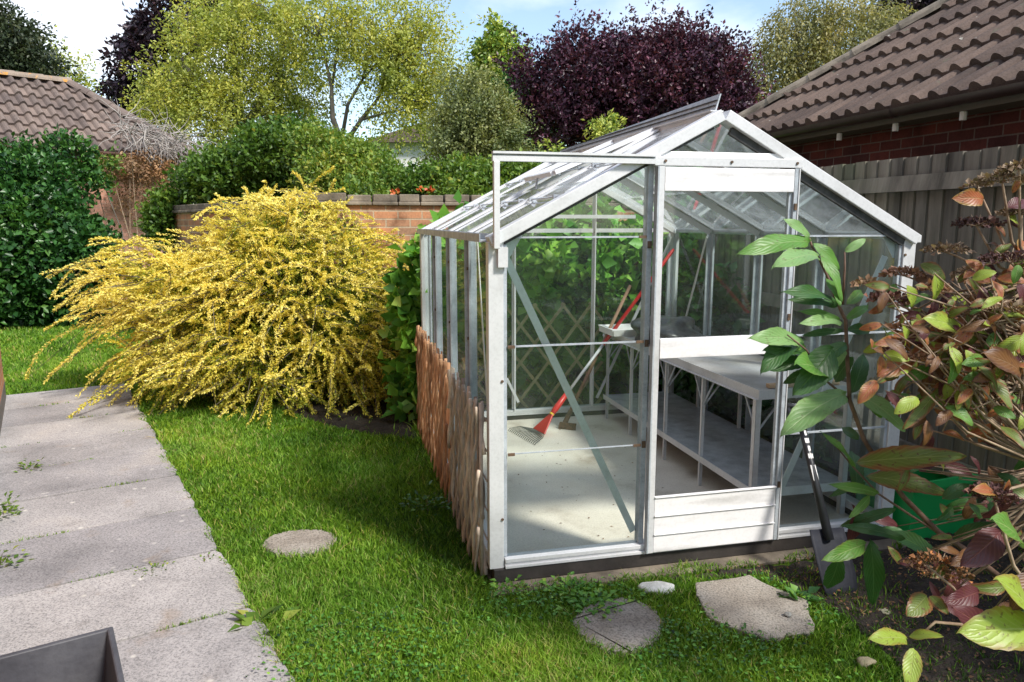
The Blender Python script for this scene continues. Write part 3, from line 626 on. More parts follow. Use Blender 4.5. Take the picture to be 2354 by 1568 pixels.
bo = blob('bag_body', np.array([0, 0, .055]), np.array([.26, .27, .12]), m_speck('black_bag_plastic', [(.3, (.012, .013, .016)), (.7, (.05, .052, .058))], 16, 40, .35, bstr=.9), bg_, 4, .3, 40, 26, flat=.45)
# rake
ra = thing('leaf_rake', 'wire leaf rake with red head and red and silver handle leaning inside greenhouse', 'rake', G(.72, 2.0, .05), GA)
hb = np.array([.72, 2.0, .05]); top = np.array([1.86, 2.27, 1.345])
def q_(t): return hb+(top-hb)*t-np.array([.72, 2.0, .05])
M['red'] = m_plain('red_handle', (.55, .02, .02), .35); M['yel'] = m_plain('yellow_ring', (.7, .5, .03), .4)
m = MB(); m.tube([q_(.47), q_(.985), q_(1.)], [.014, .014, .009], 10); m.build('grip', M['red'], ra, smooth=True)
m = MB(); m.tube([q_(.20), q_(.47)], .011, 10); m.build('shaft', M['alu'], ra, smooth=True)
m = MB(); m.tube([q_(.10), q_(.13), q_(.225)], [.015, .023, .018], 10); m.build('socket', M['red'], ra, smooth=True)
for a_ in (.205, .102):
    m = MB(); m.tube([q_(a_), q_(a_+.007)], .019, 10); m.build('ring', M['yel'], ra)
dh = unit((top-hb)); sd_ = unit(np.cross(dh, [0, 0, 1.])); nn = np.cross(sd_, dh)
f0, f1 = q_(.115), q_(.015)
m = MB(); m.hexa([f0-sd_*.012-nn*.006, f0+sd_*.012-nn*.006, f0+sd_*.012+nn*.006, f0-sd_*.012+nn*.006, f1-sd_*.085-nn*.005, f1+sd_*.085-nn*.005, f1+sd_*.085+nn*.005, f1-sd_*.085+nn*.005])
m.build('fan_head', M['red'], ra, bevel=.003)
m = MB()
for k in range(17):
    s = (k-8)/8.; a = f1+sd_*.080*s; e = q_(-.075)+sd_*.20*s; e = e+np.array([-.03, -.02, 0])-np.array([0, 0, 0]); e[2] = max(e[2], .012)
    mid = (a+e)/2+sd_*.03*s+np.array([0, 0, .01]); m.tube([a, mid, e, e-np.array([0, 0, .0])+np.array([-.012, -.008, -.012])], .0025, 5)
for t in (.4, .75):
    m.tube([f1+(q_(-.075)-f1)*t+sd_*(.06+.14*t)*s for s in np.linspace(-1, 1, 9)], .0022, 5)
m.build('tines', M['shade_strip_tines'], ra, smooth=True)
# hoe
ho = thing('hoe', 'old draw hoe with a brown wooden handle leaning beside the red rake', 'hoe', G(.97, 2.13, .047), GA)
M['oldwood'] = m_speck('old_brown_wood', [(.3, (.14, .075, .04)), (.6, (.27, .16, .10))], 10, 60, .7, mapscale=(1, 1, .2))
pt = GP(1449, 656, 2.22)-np.array([.97, 2.13, .047]); pb = np.array([0, 0, .035])
m = MB(); m.tube([pb+(pt-pb)*.06, pb+(pt-pb)*.5, pt], [.014, .013, .012], 10); m.build('handle', M['oldwood'], ho, smooth=True)
m = MB(); m.tube([pb, pb+(pt-pb)*.09], [.02, .017], 10)
m.hexa([(-.055, -.012, .0), (.055, -.09, .0), (.06, -.075, .004), (-.045, .008, .004), (-.04, .0, .045), (.065, -.075, .045), (.07, -.065, .045), (-.035, .01, .045)])
m.build('blade', M['rust'], ho)
# garden trellis behind the rear glass
tr = gthing('expanding_trellis', 'tan expanding lattice trellis standing behind the rear glass of the greenhouse', 'trellis', .4, 2.58, .02)
m = MB(); pit = .23; hgt = .90
def clip_diag(x0, dirx, Wt, Ht):
    pts = []; xa, za = x0, 0.; xb, zb = x0+dirx*Ht, Ht
    t0, t1 = 0., 1.
    dx = xb-xa
    for lim, sgn in ((0, 1), (Wt, -1)):
        if sgn > 0: 
            if dx > 0: t0 = max(t0, (0-xa)/dx)
            else: t1 = min(t1, (0-xa)/dx)
        else:
            if dx > 0: t1 = min(t1, (Wt-xa)/dx)
            else: t0 = max(t0, (Wt-xa)/dx)
    return (t0, t1, xa, dx) if t1-t0 > .02 else None
for d, yy in ((1, 0.), (-1, .012)):
    k = -12
    while k < 20:
        r_ = clip_diag(k*pit, d*.78, 1.02, hgt)
        if r_:
            t0, t1, xa, dx = r_; m.bar((xa+dx*t0, yy, hgt*t0), (xa+dx*t1, yy, hgt*t1), .010, .022, side=(0, 1, 0))
        k += 1
m.build('lattice', m_speck('tan_lattice_wood', [(.3, (.42, .30, .13)), (.6, (.62, .47, .23))], 8, 60, .75), tr)
# woven willow trellis panels outside the left wall
def hurdle(name, label, x, y0, y1, h, cols, seed):
    rr = np.random.default_rng(seed)
    th = gthing(name, label, 'trellis', x, y0, .0)
    mt = m_speck(name+'_willow', cols, 9, 60, .8, mapscale=(1, 1, .4), tone=(.55, 1.45))
    m = MB(); pit_h = .078; n = int((y1-y0)/pit_h); pts_n = 22
    for layer, dx in ((0, -.016), (1, .010)):
        sgn = 1 if layer else -1
        for k in range(-6, n+7):
            ya = k*pit_h+rr.normal()*.006; zt = h*(1+rr.normal()*.012); pts = []; ph = rr.random()*6
            for i in range(pts_n+1):
                z = zt*i/pts_n; yy = ya+sgn*z*.30+rr.normal()*.0012+.004*sin(z*7+ph)
                if 0 <= yy <= y1-y0: pts.append((dx+.005*sin(z*26+k*pi)+rr.normal()*.001, yy, z))
            if len(pts) > 2:
                r0 = .0055+rr.random()*.0045; m.t = rr.random(); m.tube(pts, [r0*(1+.12*rr.normal()) for _ in pts], 6)
    for yy in (.02, y1-y0-.02): m.tube([(0, yy, 0), (0, yy, h*1.01)], .009, 6)
    for k in range(6):
        z = h*(k+.5)/6; m.tube([(.022, 0, z), (.024, (y1-y0)/2, z+.005), (.022, y1-y0, z)], .004, 5)
    m.build('woven_rods', mt, th, smooth=True); return th
hurdle('willow_trellis', 'orange brown willow trellis against the back half of the greenhouse left wall', -.065, .90, 2.42, .80, [(.3, (.34, .15, .07)), (.5, (.58, .30, .16)), (.75, (.70, .44, .27))], 3)
hurdle('willow_trellis', 'grey weathered willow trellis beside the front left corner of the greenhouse', -.060, .02, .86, .79, [(.3, (.22, .17, .12)), (.5, (.46, .37, .29)), (.75, (.66, .58, .49))], 8)

# ------------------------------------------------------------------ stepping stones, small things on the ground
def stone(label, poly, group=None, z=.02, seed=0, name='stepping_stone'):
    P = np.array(poly); c = P.mean(0); rr = np.random.default_rng(seed)
    m = MB(); q = []
    n = len(P)
    for i in range(n):
        a, b = P[i], P[(i+1) % n]
        for t in np.linspace(0, 1, 5)[:-1]: q.append(tuple(a*(1-t)+b*t-c+rr.normal(size=2)*.005))
    m.prism(q, -.02, z); o = m.build(name, M['slabm'], bevel=.005); o.location = (c[0], c[1], 0)
    return tag(o, label, 'stepping stone', group)
def chaikin(p):
    for _ in range(2): p = [tuple(np.array(p[i])*(1-t)+np.array(p[(i+1) % len(p)])*t) for i in range(len(p)) for t in (.25, .75)]
    return p
def zz(*uv): return [tuple(Z(u, v)[:2]) for u, v in uv]
S1 = zz((595, 1256), (650, 1229), (745, 1224), (782, 1246), (740, 1280), (640, 1288))[::-1]; S1 = chaikin(S1)
S2 = zz((1305, 1440), (1345, 1402), (1430, 1380), (1495, 1400), (1530, 1445), (1500, 1495), (1440, 1515), (1365, 1500))[::-1]; S2 = chaikin(S2)
S3 = zz((1598, 1352), (1722, 1333), (1856, 1394), (1870, 1465), (1760, 1480), (1640, 1440), (1600, 1385))[::-1]
stone('buff stepping stone set alone in the lawn beside the path', S1, 'stepping stones', seed=1)
stone('round grey stepping stone in the grass in front of the greenhouse', S2, 'stepping stones', seed=2)
stone('large angular paving slab on the soil edge in front of the greenhouse door', S3, 'stepping stones', .024, seed=3)
wp = tag(blob('pebble', np.zeros(3), np.array([.075, .045, .02]), m_speck('white_stone', [(.3, (.5, .5, .46)), (.6, (.72, .72, .68))], 20, 90, .7), None, 2, .1), 'smooth white oval stone lying in grass before the greenhouse door', 'stone'); wp.location = tuple(Z(1510, 1362)+[0, 0, .02])
for k, (u, v, s, c, lb) in enumerate([(2032, 1413, .022, (.38, .36, .24), 'small buff pebble on dark soil beside the spade blade'), (1988, 1528, .03, (.36, .31, .20), 'rough tan stone at the bottom edge of the flower bed'), (1810, 1430, .015, (.3, .3, .28), 'little grey pebble on the corner of the large slab')]):
    p = tag(blob('pebble', np.zeros(3), np.array([s, s*.8, s*.55]), m_speck('pebble_%d' % k, [(.3, tuple(x*.7 for x in c)), (.6, c)], 20, 90, .9), None, 20+k, .25, 16, 10), lb, 'stone', 'small stones in the bed'); p.location = tuple(Z(u, v)+[0, 0, .012+(.02 if k == 2 else 0)])
# dark square planter at the lower left
pl = thing('planter', 'tall dark grey square planter, empty, standing on the path', 'planter', (*(Z(260, 1438, .45)[:2]), 0), radians(33))
m = MB()
PWd, t_ = .52, .016
def frust(m, s0, s1, z0, z1, x1_, y1_, cx, cy): pass
def ring(z, ins): # square ring corners: far right corner at origin at rim height
    tp = (1-z/.45)*.06+ins
    return [(-tp, -tp, z), (-PWd+tp, -tp, z), (-PWd+tp, -PWd+tp, z), (-tp, -PWd+tp, z)]
V = ring(0, 0)+ring(.45, 0)+ring(.45, t_)+ring(.05, t_)
F = [(0, 1, 2, 3)]+[(k, 4+k, 4+(k+1) % 4, (k+1) % 4) for k in range(4)]+[(4+k, 8+k, 8+(k+1) % 4, 4+(k+1) % 4) for k in range(4)]+[(8+k, 12+k, 12+(k+1) % 4, 8+(k+1) % 4) for k in range(4)]+[(15, 14, 13, 12)]
m.add(V, F); m.build('pot', m_speck('dark_grey_planter', [(.3, (.035, .035, .042)), (.5, (.06, .06, .07)), (.75, (.10, .10, .11))], 5, 70, .55, bstr=.2), pl, bevel=.004)
# spade leaning on the greenhouse front
b_ = np.array([*toG(Z(1940, 1378))[:2], 0.]); t0 = GP(1846, 992, -.10)
sp = thing('spade', 'black garden spade with a white label leaning on the greenhouse front', 'spade', G(*b_), GA)
d = unit(t0-b_); S = unit(np.cross(d, [0, -1., .2])); nn = np.cross(S, d)
def s_(a, s=0., n=0.): return d*a+S*s+nn*n
Lsp = np.linalg.norm(t0-b_)
m = MB(); m.tube([s_(.24), s_(.6), s_(Lsp)], [.020, .016, .016], 10)
m.tube([s_(Lsp-.01), s_(Lsp+.05, .035), s_(Lsp+.12, .05)], .010, 8); m.tube([s_(Lsp-.01), s_(Lsp+.05, -.035), s_(Lsp+.12, -.05)], .010, 8); m.tube([s_(Lsp+.12, -.055), s_(Lsp+.12, .055)], .013, 8)
m.build('handle', M['plastic_black'], sp, smooth=True)
rows = []
for a in np.linspace(0, .29, 7):
    hw = .085 if a > .08 else .070+.015*a/.08
    if a > .27: hw = .082
    rows.append([s_(a, s, -.020*(1-(s/.09)**2)) for s in np.linspace(-hw, hw, 9)])
V = [p for r in rows for p in r]; V2 = [p+nn*.004 for p in V]; nn_ = 9
F = [(j*9+i, j*9+i+1, (j+1)*9+i+1, (j+1)*9+i) for j in range(6) for i in range(8)]
F2 = [tuple(63+i for i in reversed(f)) for f in F]
E_ = list(range(9))+[9*j+8 for j in range(1, 7)]+[54+i for i in range(7, -1, -1)]+[9*j for j in range(5, 0, -1)]
F3 = [(E_[(k+1) % len(E_)], E_[k], 63+E_[k], 63+E_[(k+1) % len(E_)]) for k in range(len(E_))]
m = MB(); m.add(V+V2, F+F2+F3); m.build('blade', m_speck('spade_steel', [(.3, (.012, .013, .019)), (.6, (.024, .026, .036))], 10, 60, .65, 0., spec=.25), sp, smooth=True)
m = MB(); 
def lab(a0, a1, half):
    n = 5; V = []
    for a in (a0, a1):
        for k in range(n): 
            an = -half+2*half*k/(n-1); V.append(s_(a)+(S*sin(an)-np.array([0, 1., 0])*cos(an))*.0182)
    m.add(V, [(k, k+1, n+k+1, n+k) for k in range(n-1)])
lab(.50, .57, .8)
for k in range(5): lab(.60+k*.035, .60+k*.035+.022, (.7, .35, .6, .3, .65)[k])
m.build('label', M['white'], sp)
# green crate between greenhouse and fence
cr = thing('plastic_crate', 'green plastic storage tub on the ground between greenhouse and fence', 'crate', (*Z(2158, 1243)[:2], 0), GA+radians(8))
m = MB(); hc = .32
def rc(z, ins): o_ = (1-z/hc)*.02+ins; return [(-.20+o_, o_, z), (.28-o_, o_, z), (.28-o_, .36-o_, z), (-.20+o_, .36-o_, z)]
V = rc(0, 0)+rc(hc, 0)+rc(hc, .006)+rc(.02, .006)
F = [(3, 2, 1, 0)]+[(k, (k+1) % 4, 4+(k+1) % 4, 4+k) for k in range(4)]+[(4+k, 4+(k+1) % 4, 8+(k+1) % 4, 8+k) for k in range(4)]+[(8+k, 8+(k+1) % 4, 12+(k+1) % 4, 12+k) for k in range(4)]+[(12, 13, 14, 15)]
m.add(V, F); m.build('tub', m_plain('green_plastic', (.015, .30, .075), .35), cr, bevel=.006)
m = MB(); m.box(-.215, .295, -.014, -.001, hc-.04, hc+.002); m.box(-.215, -.201, -.014, .374, hc-.04, hc+.002); m.box(.281, .295, -.001, .374, hc-.04, hc+.002); m.box(-.201, .281, .361, .374, hc-.04, hc+.002)
m.build('rim', m_plain('green_rim', (.02, .34, .09), .35), cr, bevel=.003)

# ------------------------------------------------------------------ fence
fx = 2.47
fn = thing('board_fence', 'tall weathered vertical board fence along the right of the greenhouse', 'fence', G(fx, -3.2, 0), GA)
m = MB(); y = 0.
k = 0
while y < 14.5:
    wv = .092+R.random()*.012; h_ = 1.90+R.uniform(-.006, .006); m.t = R.random()
    m.hexa([(-.010, y, .03), (.016, y, .03), (.016, y+wv, .03), (.002, y+wv, .03), (-.010, y, h_), (.016, y, h_), (.016, y+wv, h_), (.002, y+wv, h_)]); y += wv+.003; k += 1
m.build('boards', M['fence'], fn)
for z in (1.715, .95, .25):
    m = MB(); m.t = .75; m.hexa([(-.060, 0, z), (-.017, 0, z), (-.017, 14.5, z), (-.060, 14.5, z), (-.045, 0, z+.085), (-.017, 0, z+.085), (-.017, 14.5, z+.085), (-.045, 14.5, z+.085)]); m.build('rail', M['fence'], fn)

# ------------------------------------------------------------------ tiled roofs
def tiled(o, ex, sl, nrm, rows, gauge, roll, xl, xr, amp=.046, th=.042, sub=8):
    """o eave origin, ex unit along the eave, sl unit up the slope; xl/xr(s) extents"""
    V = []; F = []; T = []
    for r in range(rows):
        s0 = r*gauge-.02; s1 = (r+1)*gauge+.01; a0, a1 = xl(max(s0, 0)), xr(max(s0, 0))
        if a1-a0 < roll: break
        k0 = int(math.floor(a0/roll*sub)); k1 = int(math.ceil(a1/roll*sub)); b = len(V); n = 0
        for k in range(k0, k1+1):
            x = k*roll/sub; ph = (x/roll) % 1.
            hgt = amp*max(0., sin(pi*min(1., ph/.62)))**.8 if ph < .62 else amp*.0
            jit = R.uniform(-.003, .003) if k % sub == 0 else 0
            x_0 = min(max(x, a0), a1); x_1 = min(max(x, xl(s1)), xr(s1))
            V += [o+ex*x_0+sl*(s0+jit)+nrm*(.0), o+ex*x_0+sl*(s0+jit)+nrm*(th+hgt), o+ex*x_1+sl*s1+nrm*(.004+hgt)]; n += 1
        for i in range(n-1):
            q = b+3*i; F += [(q, q+3, q+4, q+1), (q+1, q+4, q+5, q+2)]; tt = (math.sin((k0+i)//(2*sub)*12.9898+r*78.233+3)*43758.5453) % 1.; T += [tt, tt]
    return V, F, T
def half_round(mb, p, q, r, n=8, seg=.45, side=None):
    p = np.array(p, float); q = np.array(q, float); L_ = np.linalg.norm(q-p); d = (q-p)/L_
    a = unit(np.cross(d, [0, 0, 1.])); b = np.cross(a, d)
    if b[2] < 0: b = -b
    k = max(1, int(L_/seg))
    for i in range(k):
        s0 = p+d*L_*i/k; s1 = p+d*(L_*(i+1)/k+.03); V = []
        for s, rr in ((s0, r*1.08), (s1, r*.97)):
            for j in range(n+1):
                an = pi*j/n; V.append(s+a*cos(an)*rr+b*(sin(an)*rr*.8))
        mb.add(V, [(j, j+1, n+2+j, n+1+j) for j in range(n)]+[tuple(range(n+1))])

# right-hand outbuilding, eave parallel to the greenhouse side
bx, ez, far = 3.37, 2.35, 7.484-2.93+.35
rb = thing('brick_outbuilding', 'dark red brick outbuilding with brown tiled roof rising behind the fence', 'building', G(3.6, far-.5, 0), GA)
def loc_(px, py, pz): return np.array([px-3.6, py-(far-.5), pz])
m = MB(); c = [(*loc_(3.6, -6, 0),), (*loc_(8.0, -6, 0),), (*loc_(8.0, far-.23, 0),), (*loc_(3.6, far-.23, 0),)]
m.hexa(c+[(a[0], a[1], 2.30) for a in c]); m.build('wall', M['brick_r'], rb)
pit_ = radians(35); ex = np.array([0, -1., 0]); sl = np.array([cos(pit_), 0, sin(pit_)]); nr = np.array([-sin(pit_), 0, cos(pit_)])
o0 = loc_(bx, far, ez)
V, F, T = tiled(o0, ex, sl, nr, 8, .385, .17, lambda s: s*cos(pit_)*1.0, lambda s: 11., th=.055)
roof = fast('roof', V, F, M['tile_r'], rb, tone=T)
mb_ = MB(); run = 8*.385*cos(pit_); half_round(mb_, o0+nr*.03, o0+ex*run+np.array([run, 0, run*tan(pit_)])+nr*.03, .115, seg=.42); mb_.build('hip_tiles', M['coping'], roof)
# far hip slope
m = MB(); A0 = o0; A1 = o0+ex*run+np.array([run, 0, run*tan(pit_)]); A2 = o0+np.array([2*run, 0, 0]); m.add([A0, A2, A1], [(0, 1, 2)]); m.build('hip_slope', M['tile_r'], roof)
m = MB(); gpts = 10
prof = [(-.11*sin(pi*k/10)*0-.055+.055*cos(pi*k/10), -.055*sin(pi*k/10)) for k in range(11)]
V = []
for yy in (0., 1.):
    for px, pz in prof: V.append(np.array([bx-.02+px, far-.02-yy*11, ez-.005+pz]))
V = [loc_(*v) for v in V]
m.add(V, [(k, k+1, 12+k, 11+k) for k in range(10)]); V2 = [v+np.array([0, 0, .0]) for v in V]
for yy in (1.6, 3.1, 4.6, 6.1):
    cx_, cz_ = bx-.075, ez-.005; n = 10
    vv = [loc_(cx_+.062*cos(pi*k/n), far-yy-s, cz_-.062*sin(pi*k/n)) for s in (0, .05) for k in range(n+1)]
    m.add(vv, [(k, k+1, n+2+k, n+1+k) for k in range(n)])
m.build('gutter', M['gutter_brown'], rb, smooth=True)
m = MB(); m.hexa([loc_(bx+.01, far-.06, ez-.085), loc_(3.62, far-.06, ez-.085), loc_(3.62, -6, ez-.085), loc_(bx+.01, -6, ez-.085)][::-1]+[loc_(bx+.01, far-.06, ez-.015), loc_(3.62, far-.06, ez-.015), loc_(3.62, -6, ez-.015), loc_(bx+.01, -6, ez-.015)][::-1]); m.build('fascia', M['soffit'], rb)
for uu_, vv_ in ((1928, 338), (2056, 325), (2213, 279)):
    m = MB(); p = loc_(3.42, GX(uu_, vv_, 3.42)[1], ez-.0855); m.tube([p, p+np.array([0, 0, -.055])], .022, 10); m.build('soffit_lamp', M['white'], rb)

# left building with hip roof
lb0 = D(0, 333, 12.3)*[1, 1, 0]; lb1 = D(452, 362, 14.6)*[1, 1, 0]; ldir = unit(lb1-lb0); lback = np.array([-ldir[1], ldir[0], 0])
lrz = math.atan2(ldir[1], ldir[0]); Ew = np.linalg.norm(lb1-lb0)
lbd = thing('tiled_outbuilding', 'brick outbuilding with lichened grey brown tiled hip roof behind the ivy', 'building', lb1, lrz)
# local frame: x along the eave (0 at right corner, negative left), y to the back
ez2 = 2.775; m = MB(); m.box(-12, -.35, .35, 6, 0, 2.70); m.build('wall', M['brick_l'], lbd)
p2 = radians(39); o0 = np.array([0, 0, ez2]); ex = np.array([-1., 0, 0]); sl = np.array([0, cos(p2), sin(p2)]); nr = np.array([0, -sin(p2), cos(p2)])
NR = 7; V, F, T = tiled(o0, ex, sl, nr, NR, .303, .21, lambda s: s*cos(p2), lambda s: 12., amp=.07, th=.055)
F = [f[::-1] for f in F]; roof = fast('roof', V, F, M['tile_l'], lbd, tone=T)
run = NR*.303*cos(p2); zt = ez2+run*tan(p2)
m = MB(); half_round(m, o0+nr*.03, np.array([-run, run, zt])+nr*.03, .12, seg=.42); m.build('hip_tiles', M['tile_l'], roof)
m = MB(); half_round(m, np.array([-run+.05, run, zt+.02]), np.array([-12, run, zt+.02]), .13, seg=.45); m.build('ridge_tiles', M['tile_lichen'], roof)
m = MB(); m.add([(0, 0, ez2), (0, 2*run, ez2), (-run, run, zt)], [(0, 1, 2)]); m.add([(0, 2*run, ez2), (-12, 2*run, ez2), (-12, run, zt), (-run, run, zt)], [(0, 1, 2, 3)]); m.build('hip_slope', M['tile_l'], roof)
m = MB(); V = [(x, -.04-.055+.06*cos(pi*k/8), ez2-.01-.06*sin(pi*k/8)) for x in (.05, -12) for k in range(9)]; m.add(V, [(k, k+1, 10+k, 9+k) for k in range(8)]); m.build('gutter', M['gutter_red'], lbd, smooth=True)
m = MB(); m.box(-12, -.05, .0, .36, ez2-.14, ez2-.02); m.build('fascia', M['soffit'], lbd)

# garden brick wall (two runs and a pier)
wy = 4.15; gw = thing('garden_wall', 'orange brick garden wall with mossy coping behind the yellow shrub', 'wall', G(-.95, wy, 0), GA)
m = MB(); m.box(0, 3.4, 0, .23, 0, 1.70); A_ = toG(D(375, 500, 10.2))-np.array([-.95, wy, 0]); A_[2] = 0
nv = unit(np.array([-A_[1], A_[0], 0])); nv = nv if nv[1] > 0 else -nv
m.hexa([A_, (-.02, 0, 0), np.array([-.02, 0, 0])+nv*.23, A_+nv*.23]+[A_+[0, 0, 1.66], (-.02, 0, 1.66), np.array([-.02, 0, 1.66])+nv*.23, A_+nv*.23+[0, 0, 1.66]])
m.build('brickwork', M['brick_w'], gw)
m = MB(); m.box(.0, .42, -.06, -.002, 0, 1.70); m.build('pier', M['brick_w'], gw)
m = MB(); x = -.03
while x < 3.4:
    w_ = R.uniform(.2, .26); m.box(x, min(x+w_-.006, 3.4), -.035, .265, 1.701, 1.735); m.box(x+.01, min(x+w_-.01, 3.4), -.01, .24, 1.736, 1.80+R.uniform(-.008, .008)); x += w_
m.box(-.03, .45, -.095, -.036, 1.701, 1.735); m.box(-.01, .43, -.08, -.011, 1.7365, 1.81)
a, b = A_, np.array([-.05, 0, 0]); n_ = 14
for k in range(n_):
    p = a+(b-a)*k/n_; q = a+(b-a)*(k+.97)/n_
    for e0, e1, z0, z1 in ((-.035, .265, 1.661, 1.695), (-.01, .24, 1.696, 1.76)):
        m.hexa([p+nv*e0+UP*z0, q+nv*e0+UP*z0, q+nv*e1+UP*z0, p+nv*e1+UP*z0, p+nv*e0+UP*z1, q+nv*e0+UP*z1, q+nv*e1+UP*z1, p+nv*e1+UP*z1])
m.build('coping', M['coping'], gw, bevel=.008)
# corner of the house at the left edge
hc_ = Z(14, 918); hr = math.atan2(PT[1], PT[0])
hs = thing('brick_house', 'orange brick house corner at the extreme left edge beside the path', 'house', hc_, hr)
m = MB(); m.box(0, 8, -3.0, -.0, .16, 5.2); m.build('wall', M['brick_h'], hs)
m = MB(); m.box(-.004, 8, -3.0, .004, 0, .159); m.build('plinth', M['soffit'], hs)
m = MB(); m.box(-.3, 8.2, -3.3, .3, 5.21, 5.36); m.build('roof', M['tile_l'], hs)
# white house glimpsed through the trees
wh = thing('white_house', 'white rendered house glimpsed low between the trees beyond the wall', 'house', D(975, 400, 24)*[1, 1, 0])
m = MB(); m.box(-1.6, 1.6, 0, 5, 0, 4.0); m.build('wall', M['white'], wh)
m = MB(); m.prismy([(-1.9, 4.0), (1.9, 4.0), (0, 4.6)], -.3, 5.3); m.build('roof', M['tile_l'], wh)
m = MB(); m.box(-.9, -.1, -.03, -.004, 2.1, 3.1); f_ = m.build('window', M['white'], wh)
m = MB(); m.box(-.85, -.53, -.045, -.031, 2.15, 3.05); m.box(-.47, -.15, -.045, -.031, 2.15, 3.05); m.build('pane', m_plain('dark_window', (.05, .07, .09), .1), f_)

# ------------------------------------------------------------------ leaf materials
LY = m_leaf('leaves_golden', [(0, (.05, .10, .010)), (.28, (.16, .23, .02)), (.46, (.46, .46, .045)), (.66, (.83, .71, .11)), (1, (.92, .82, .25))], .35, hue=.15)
LW = m_leaf('leaves_willow', [(0, (.10, .14, .02)), (.4, (.33, .38, .07)), (.75, (.50, .52, .11)), (1, (.66, .64, .20))], .45)
LO = m_leaf('leaves_olive', [(0, (.06, .085, .03)), (.5, (.20, .24, .09)), (1, (.40, .43, .20))], .35)
LOY = m_leaf('leaves_olive_gold', [(0, (.07, .08, .03)), (.5, (.20, .20, .07)), (1, (.38, .34, .14))], .35)
LP = m_leaf('leaves_purple', [(0, (.018, .008, .016)), (.5, (.060, .020, .040)), (.85, (.14, .045, .08)), (1, (.25, .10, .15))], .25, .4)
LPD = m_leaf('leaves_dark_purple', [(0, (.010, .007, .014)), (.6, (.028, .016, .028)), (1, (.08, .045, .06))], .2, .4)
LG = m_leaf('leaves_ivy_green', [(0, (.010, .04, .012)), (.45, (.03, .10, .022)), (.8, (.065, .18, .035)), (1, (.16, .31, .07))], .25, .35)
LB = m_leaf('leaves_climber', [(0, (.012, .045, .012)), (.4, (.09, .26, .04)), (.75, (.20, .44, .065)), (1, (.38, .58, .11))], .35, .4)
LD = m_leaf('leaves_dark_tree', [(0, (.012, .022, .010)), (.6, (.045, .065, .03)), (1, (.11, .12, .06))], .2)
LC = m_leaf('leaves_gold_conifer', [(0, (.02, .06, .015)), (.5, (.12, .24, .03)), (1, (.48, .52, .10))], .2)
LS = m_leaf('leaves_garden_shrub', [(0, (.03, .08, .012)), (.5, (.11, .21, .03)), (.85, (.22, .32, .05)), (1, (.38, .40, .08))], .35)
LK = m_leaf('leaves_dead', [(0, (.10, .05, .025)), (.5, (.30, .17, .09)), (1, (.50, .34, .20))], .2, .8)
LR = m_leaf('petals_orange', [(0, (.45, .06, .02)), (1, (.75, .22, .06))], .2)
LGR = m_leaf('grass_blades', [(0, (.035, .09, .008)), (.35, (.12, .26, .020)), (.7, (.24, .42, .045)), (.93, (.38, .52, .09)), (1, (.40, .38, .14))], .4, .5, .25)

# ------------------------------------------------------------------ background trees
tree('broadleaf_tree', 'dark green tree rounding up behind the far left roof', 'tree', 22, [(15, 130, 80, 75), (-60, 120, 120, 100), (70, 165, 55, 40)], [([(20, 330), (18, 160)], .2, .08)], LD, M['bark'], 900, 22, .5, .18, .13, nl=30)
tree('broadleaf_tree', 'thin pale wispy tree showing above the lichened ridge', 'tree', 26, [(160, 185, 60, 32), (120, 160, 40, 22)], [([(150, 330), (150, 190)], .12, .05), ([(150, 220), (190, 165)], .04, .02)], LW, M['bark'], 110, 16, .7, .12, .12, nl=40, sub=.01)
tree('purple_tree', 'dark purple tree behind the yellow green willow at left', 'tree', 23, [(350, 160, 60, 75), (300, 222, 50, 22), (345, 90, 30, 40), (420, 50, 60, 55), (500, 20, 60, 40), (270, 218, 20, 12), (360, 240, 60, 50)], [([(400, 380), (395, 250), (380, 120)], .2, .06)], LPD, M['bark'], 560, 26, .45, .13, .16, nl=40)
tree('willow_tree', 'broad yellow green willow filling the upper left sky', 'tree', 18.5, [(475, 130, 80, 85), (440, 250, 110, 85), (590, 90, 85, 80), (590, 240, 110, 100), (680, 215, 60, 90), (520, 25, 90, 40), (640, 20, 60, 40), (670, 280, 50, 50), (400, 190, 40, 60)],
     [([(560, 440), (555, 300), (540, 160)], .22, .05), ([(555, 300), (640, 180), (660, 60)], .11, .03), ([(553, 270), (450, 190), (410, 120)], .09, .03)], LW, M['bark'], 1200, 42, .75, .12, .078, droop=.45, nl=150, aspect=.5, shell=.35, group='willow trees beyond the wall')
tree('willow_tree', 'open crowned willow with bare forking trunk seen against the sky', 'tree', 17.5, [(780, 45, 85, 45), (890, 60, 90, 65), (955, 145, 70, 75), (1010, 215, 50, 65), (935, 235, 60, 60), (725, 110, 35, 60), (870, 135, 45, 40), (700, 25, 50, 40), (970, 60, 50, 50)],
     [([(792, 450), (785, 330), (765, 270), (762, 200), (740, 100)], .095, .025), ([(790, 335), (830, 275), (870, 225), (890, 150)], .06, .02), ([(786, 320), (800, 240), (835, 180), (850, 90)], .05, .02), ([(763, 200), (775, 120), (800, 50)], .035, .015), ([(835, 180), (890, 120)], .03, .015), ([(830, 275), (880, 262), (930, 250)], .04, .015)],
     LW, M['bark'], 760, 42, .65, .12, .075, droop=.4, nl=150, aspect=.5, shell=.35, tonebias=.05, group='willow trees beyond the wall')
tree('birch_tree', 'small grey green birch with slim pale stems right of the willow', 'tree', 13.5, [(1095, 285, 60, 70), (1075, 215, 32, 40), (1145, 320, 42, 50), (1050, 330, 40, 45), (1110, 365, 70, 25)],
     [([(1085, 430), (1082, 330), (1075, 200)], .06, .02), ([(1090, 440), (1105, 300), (1115, 220)], .045, .015)], LO, M['bark_pale'], 1100, 34, .38, .07, .055, nl=60, shell=.3, tonebias=.05)
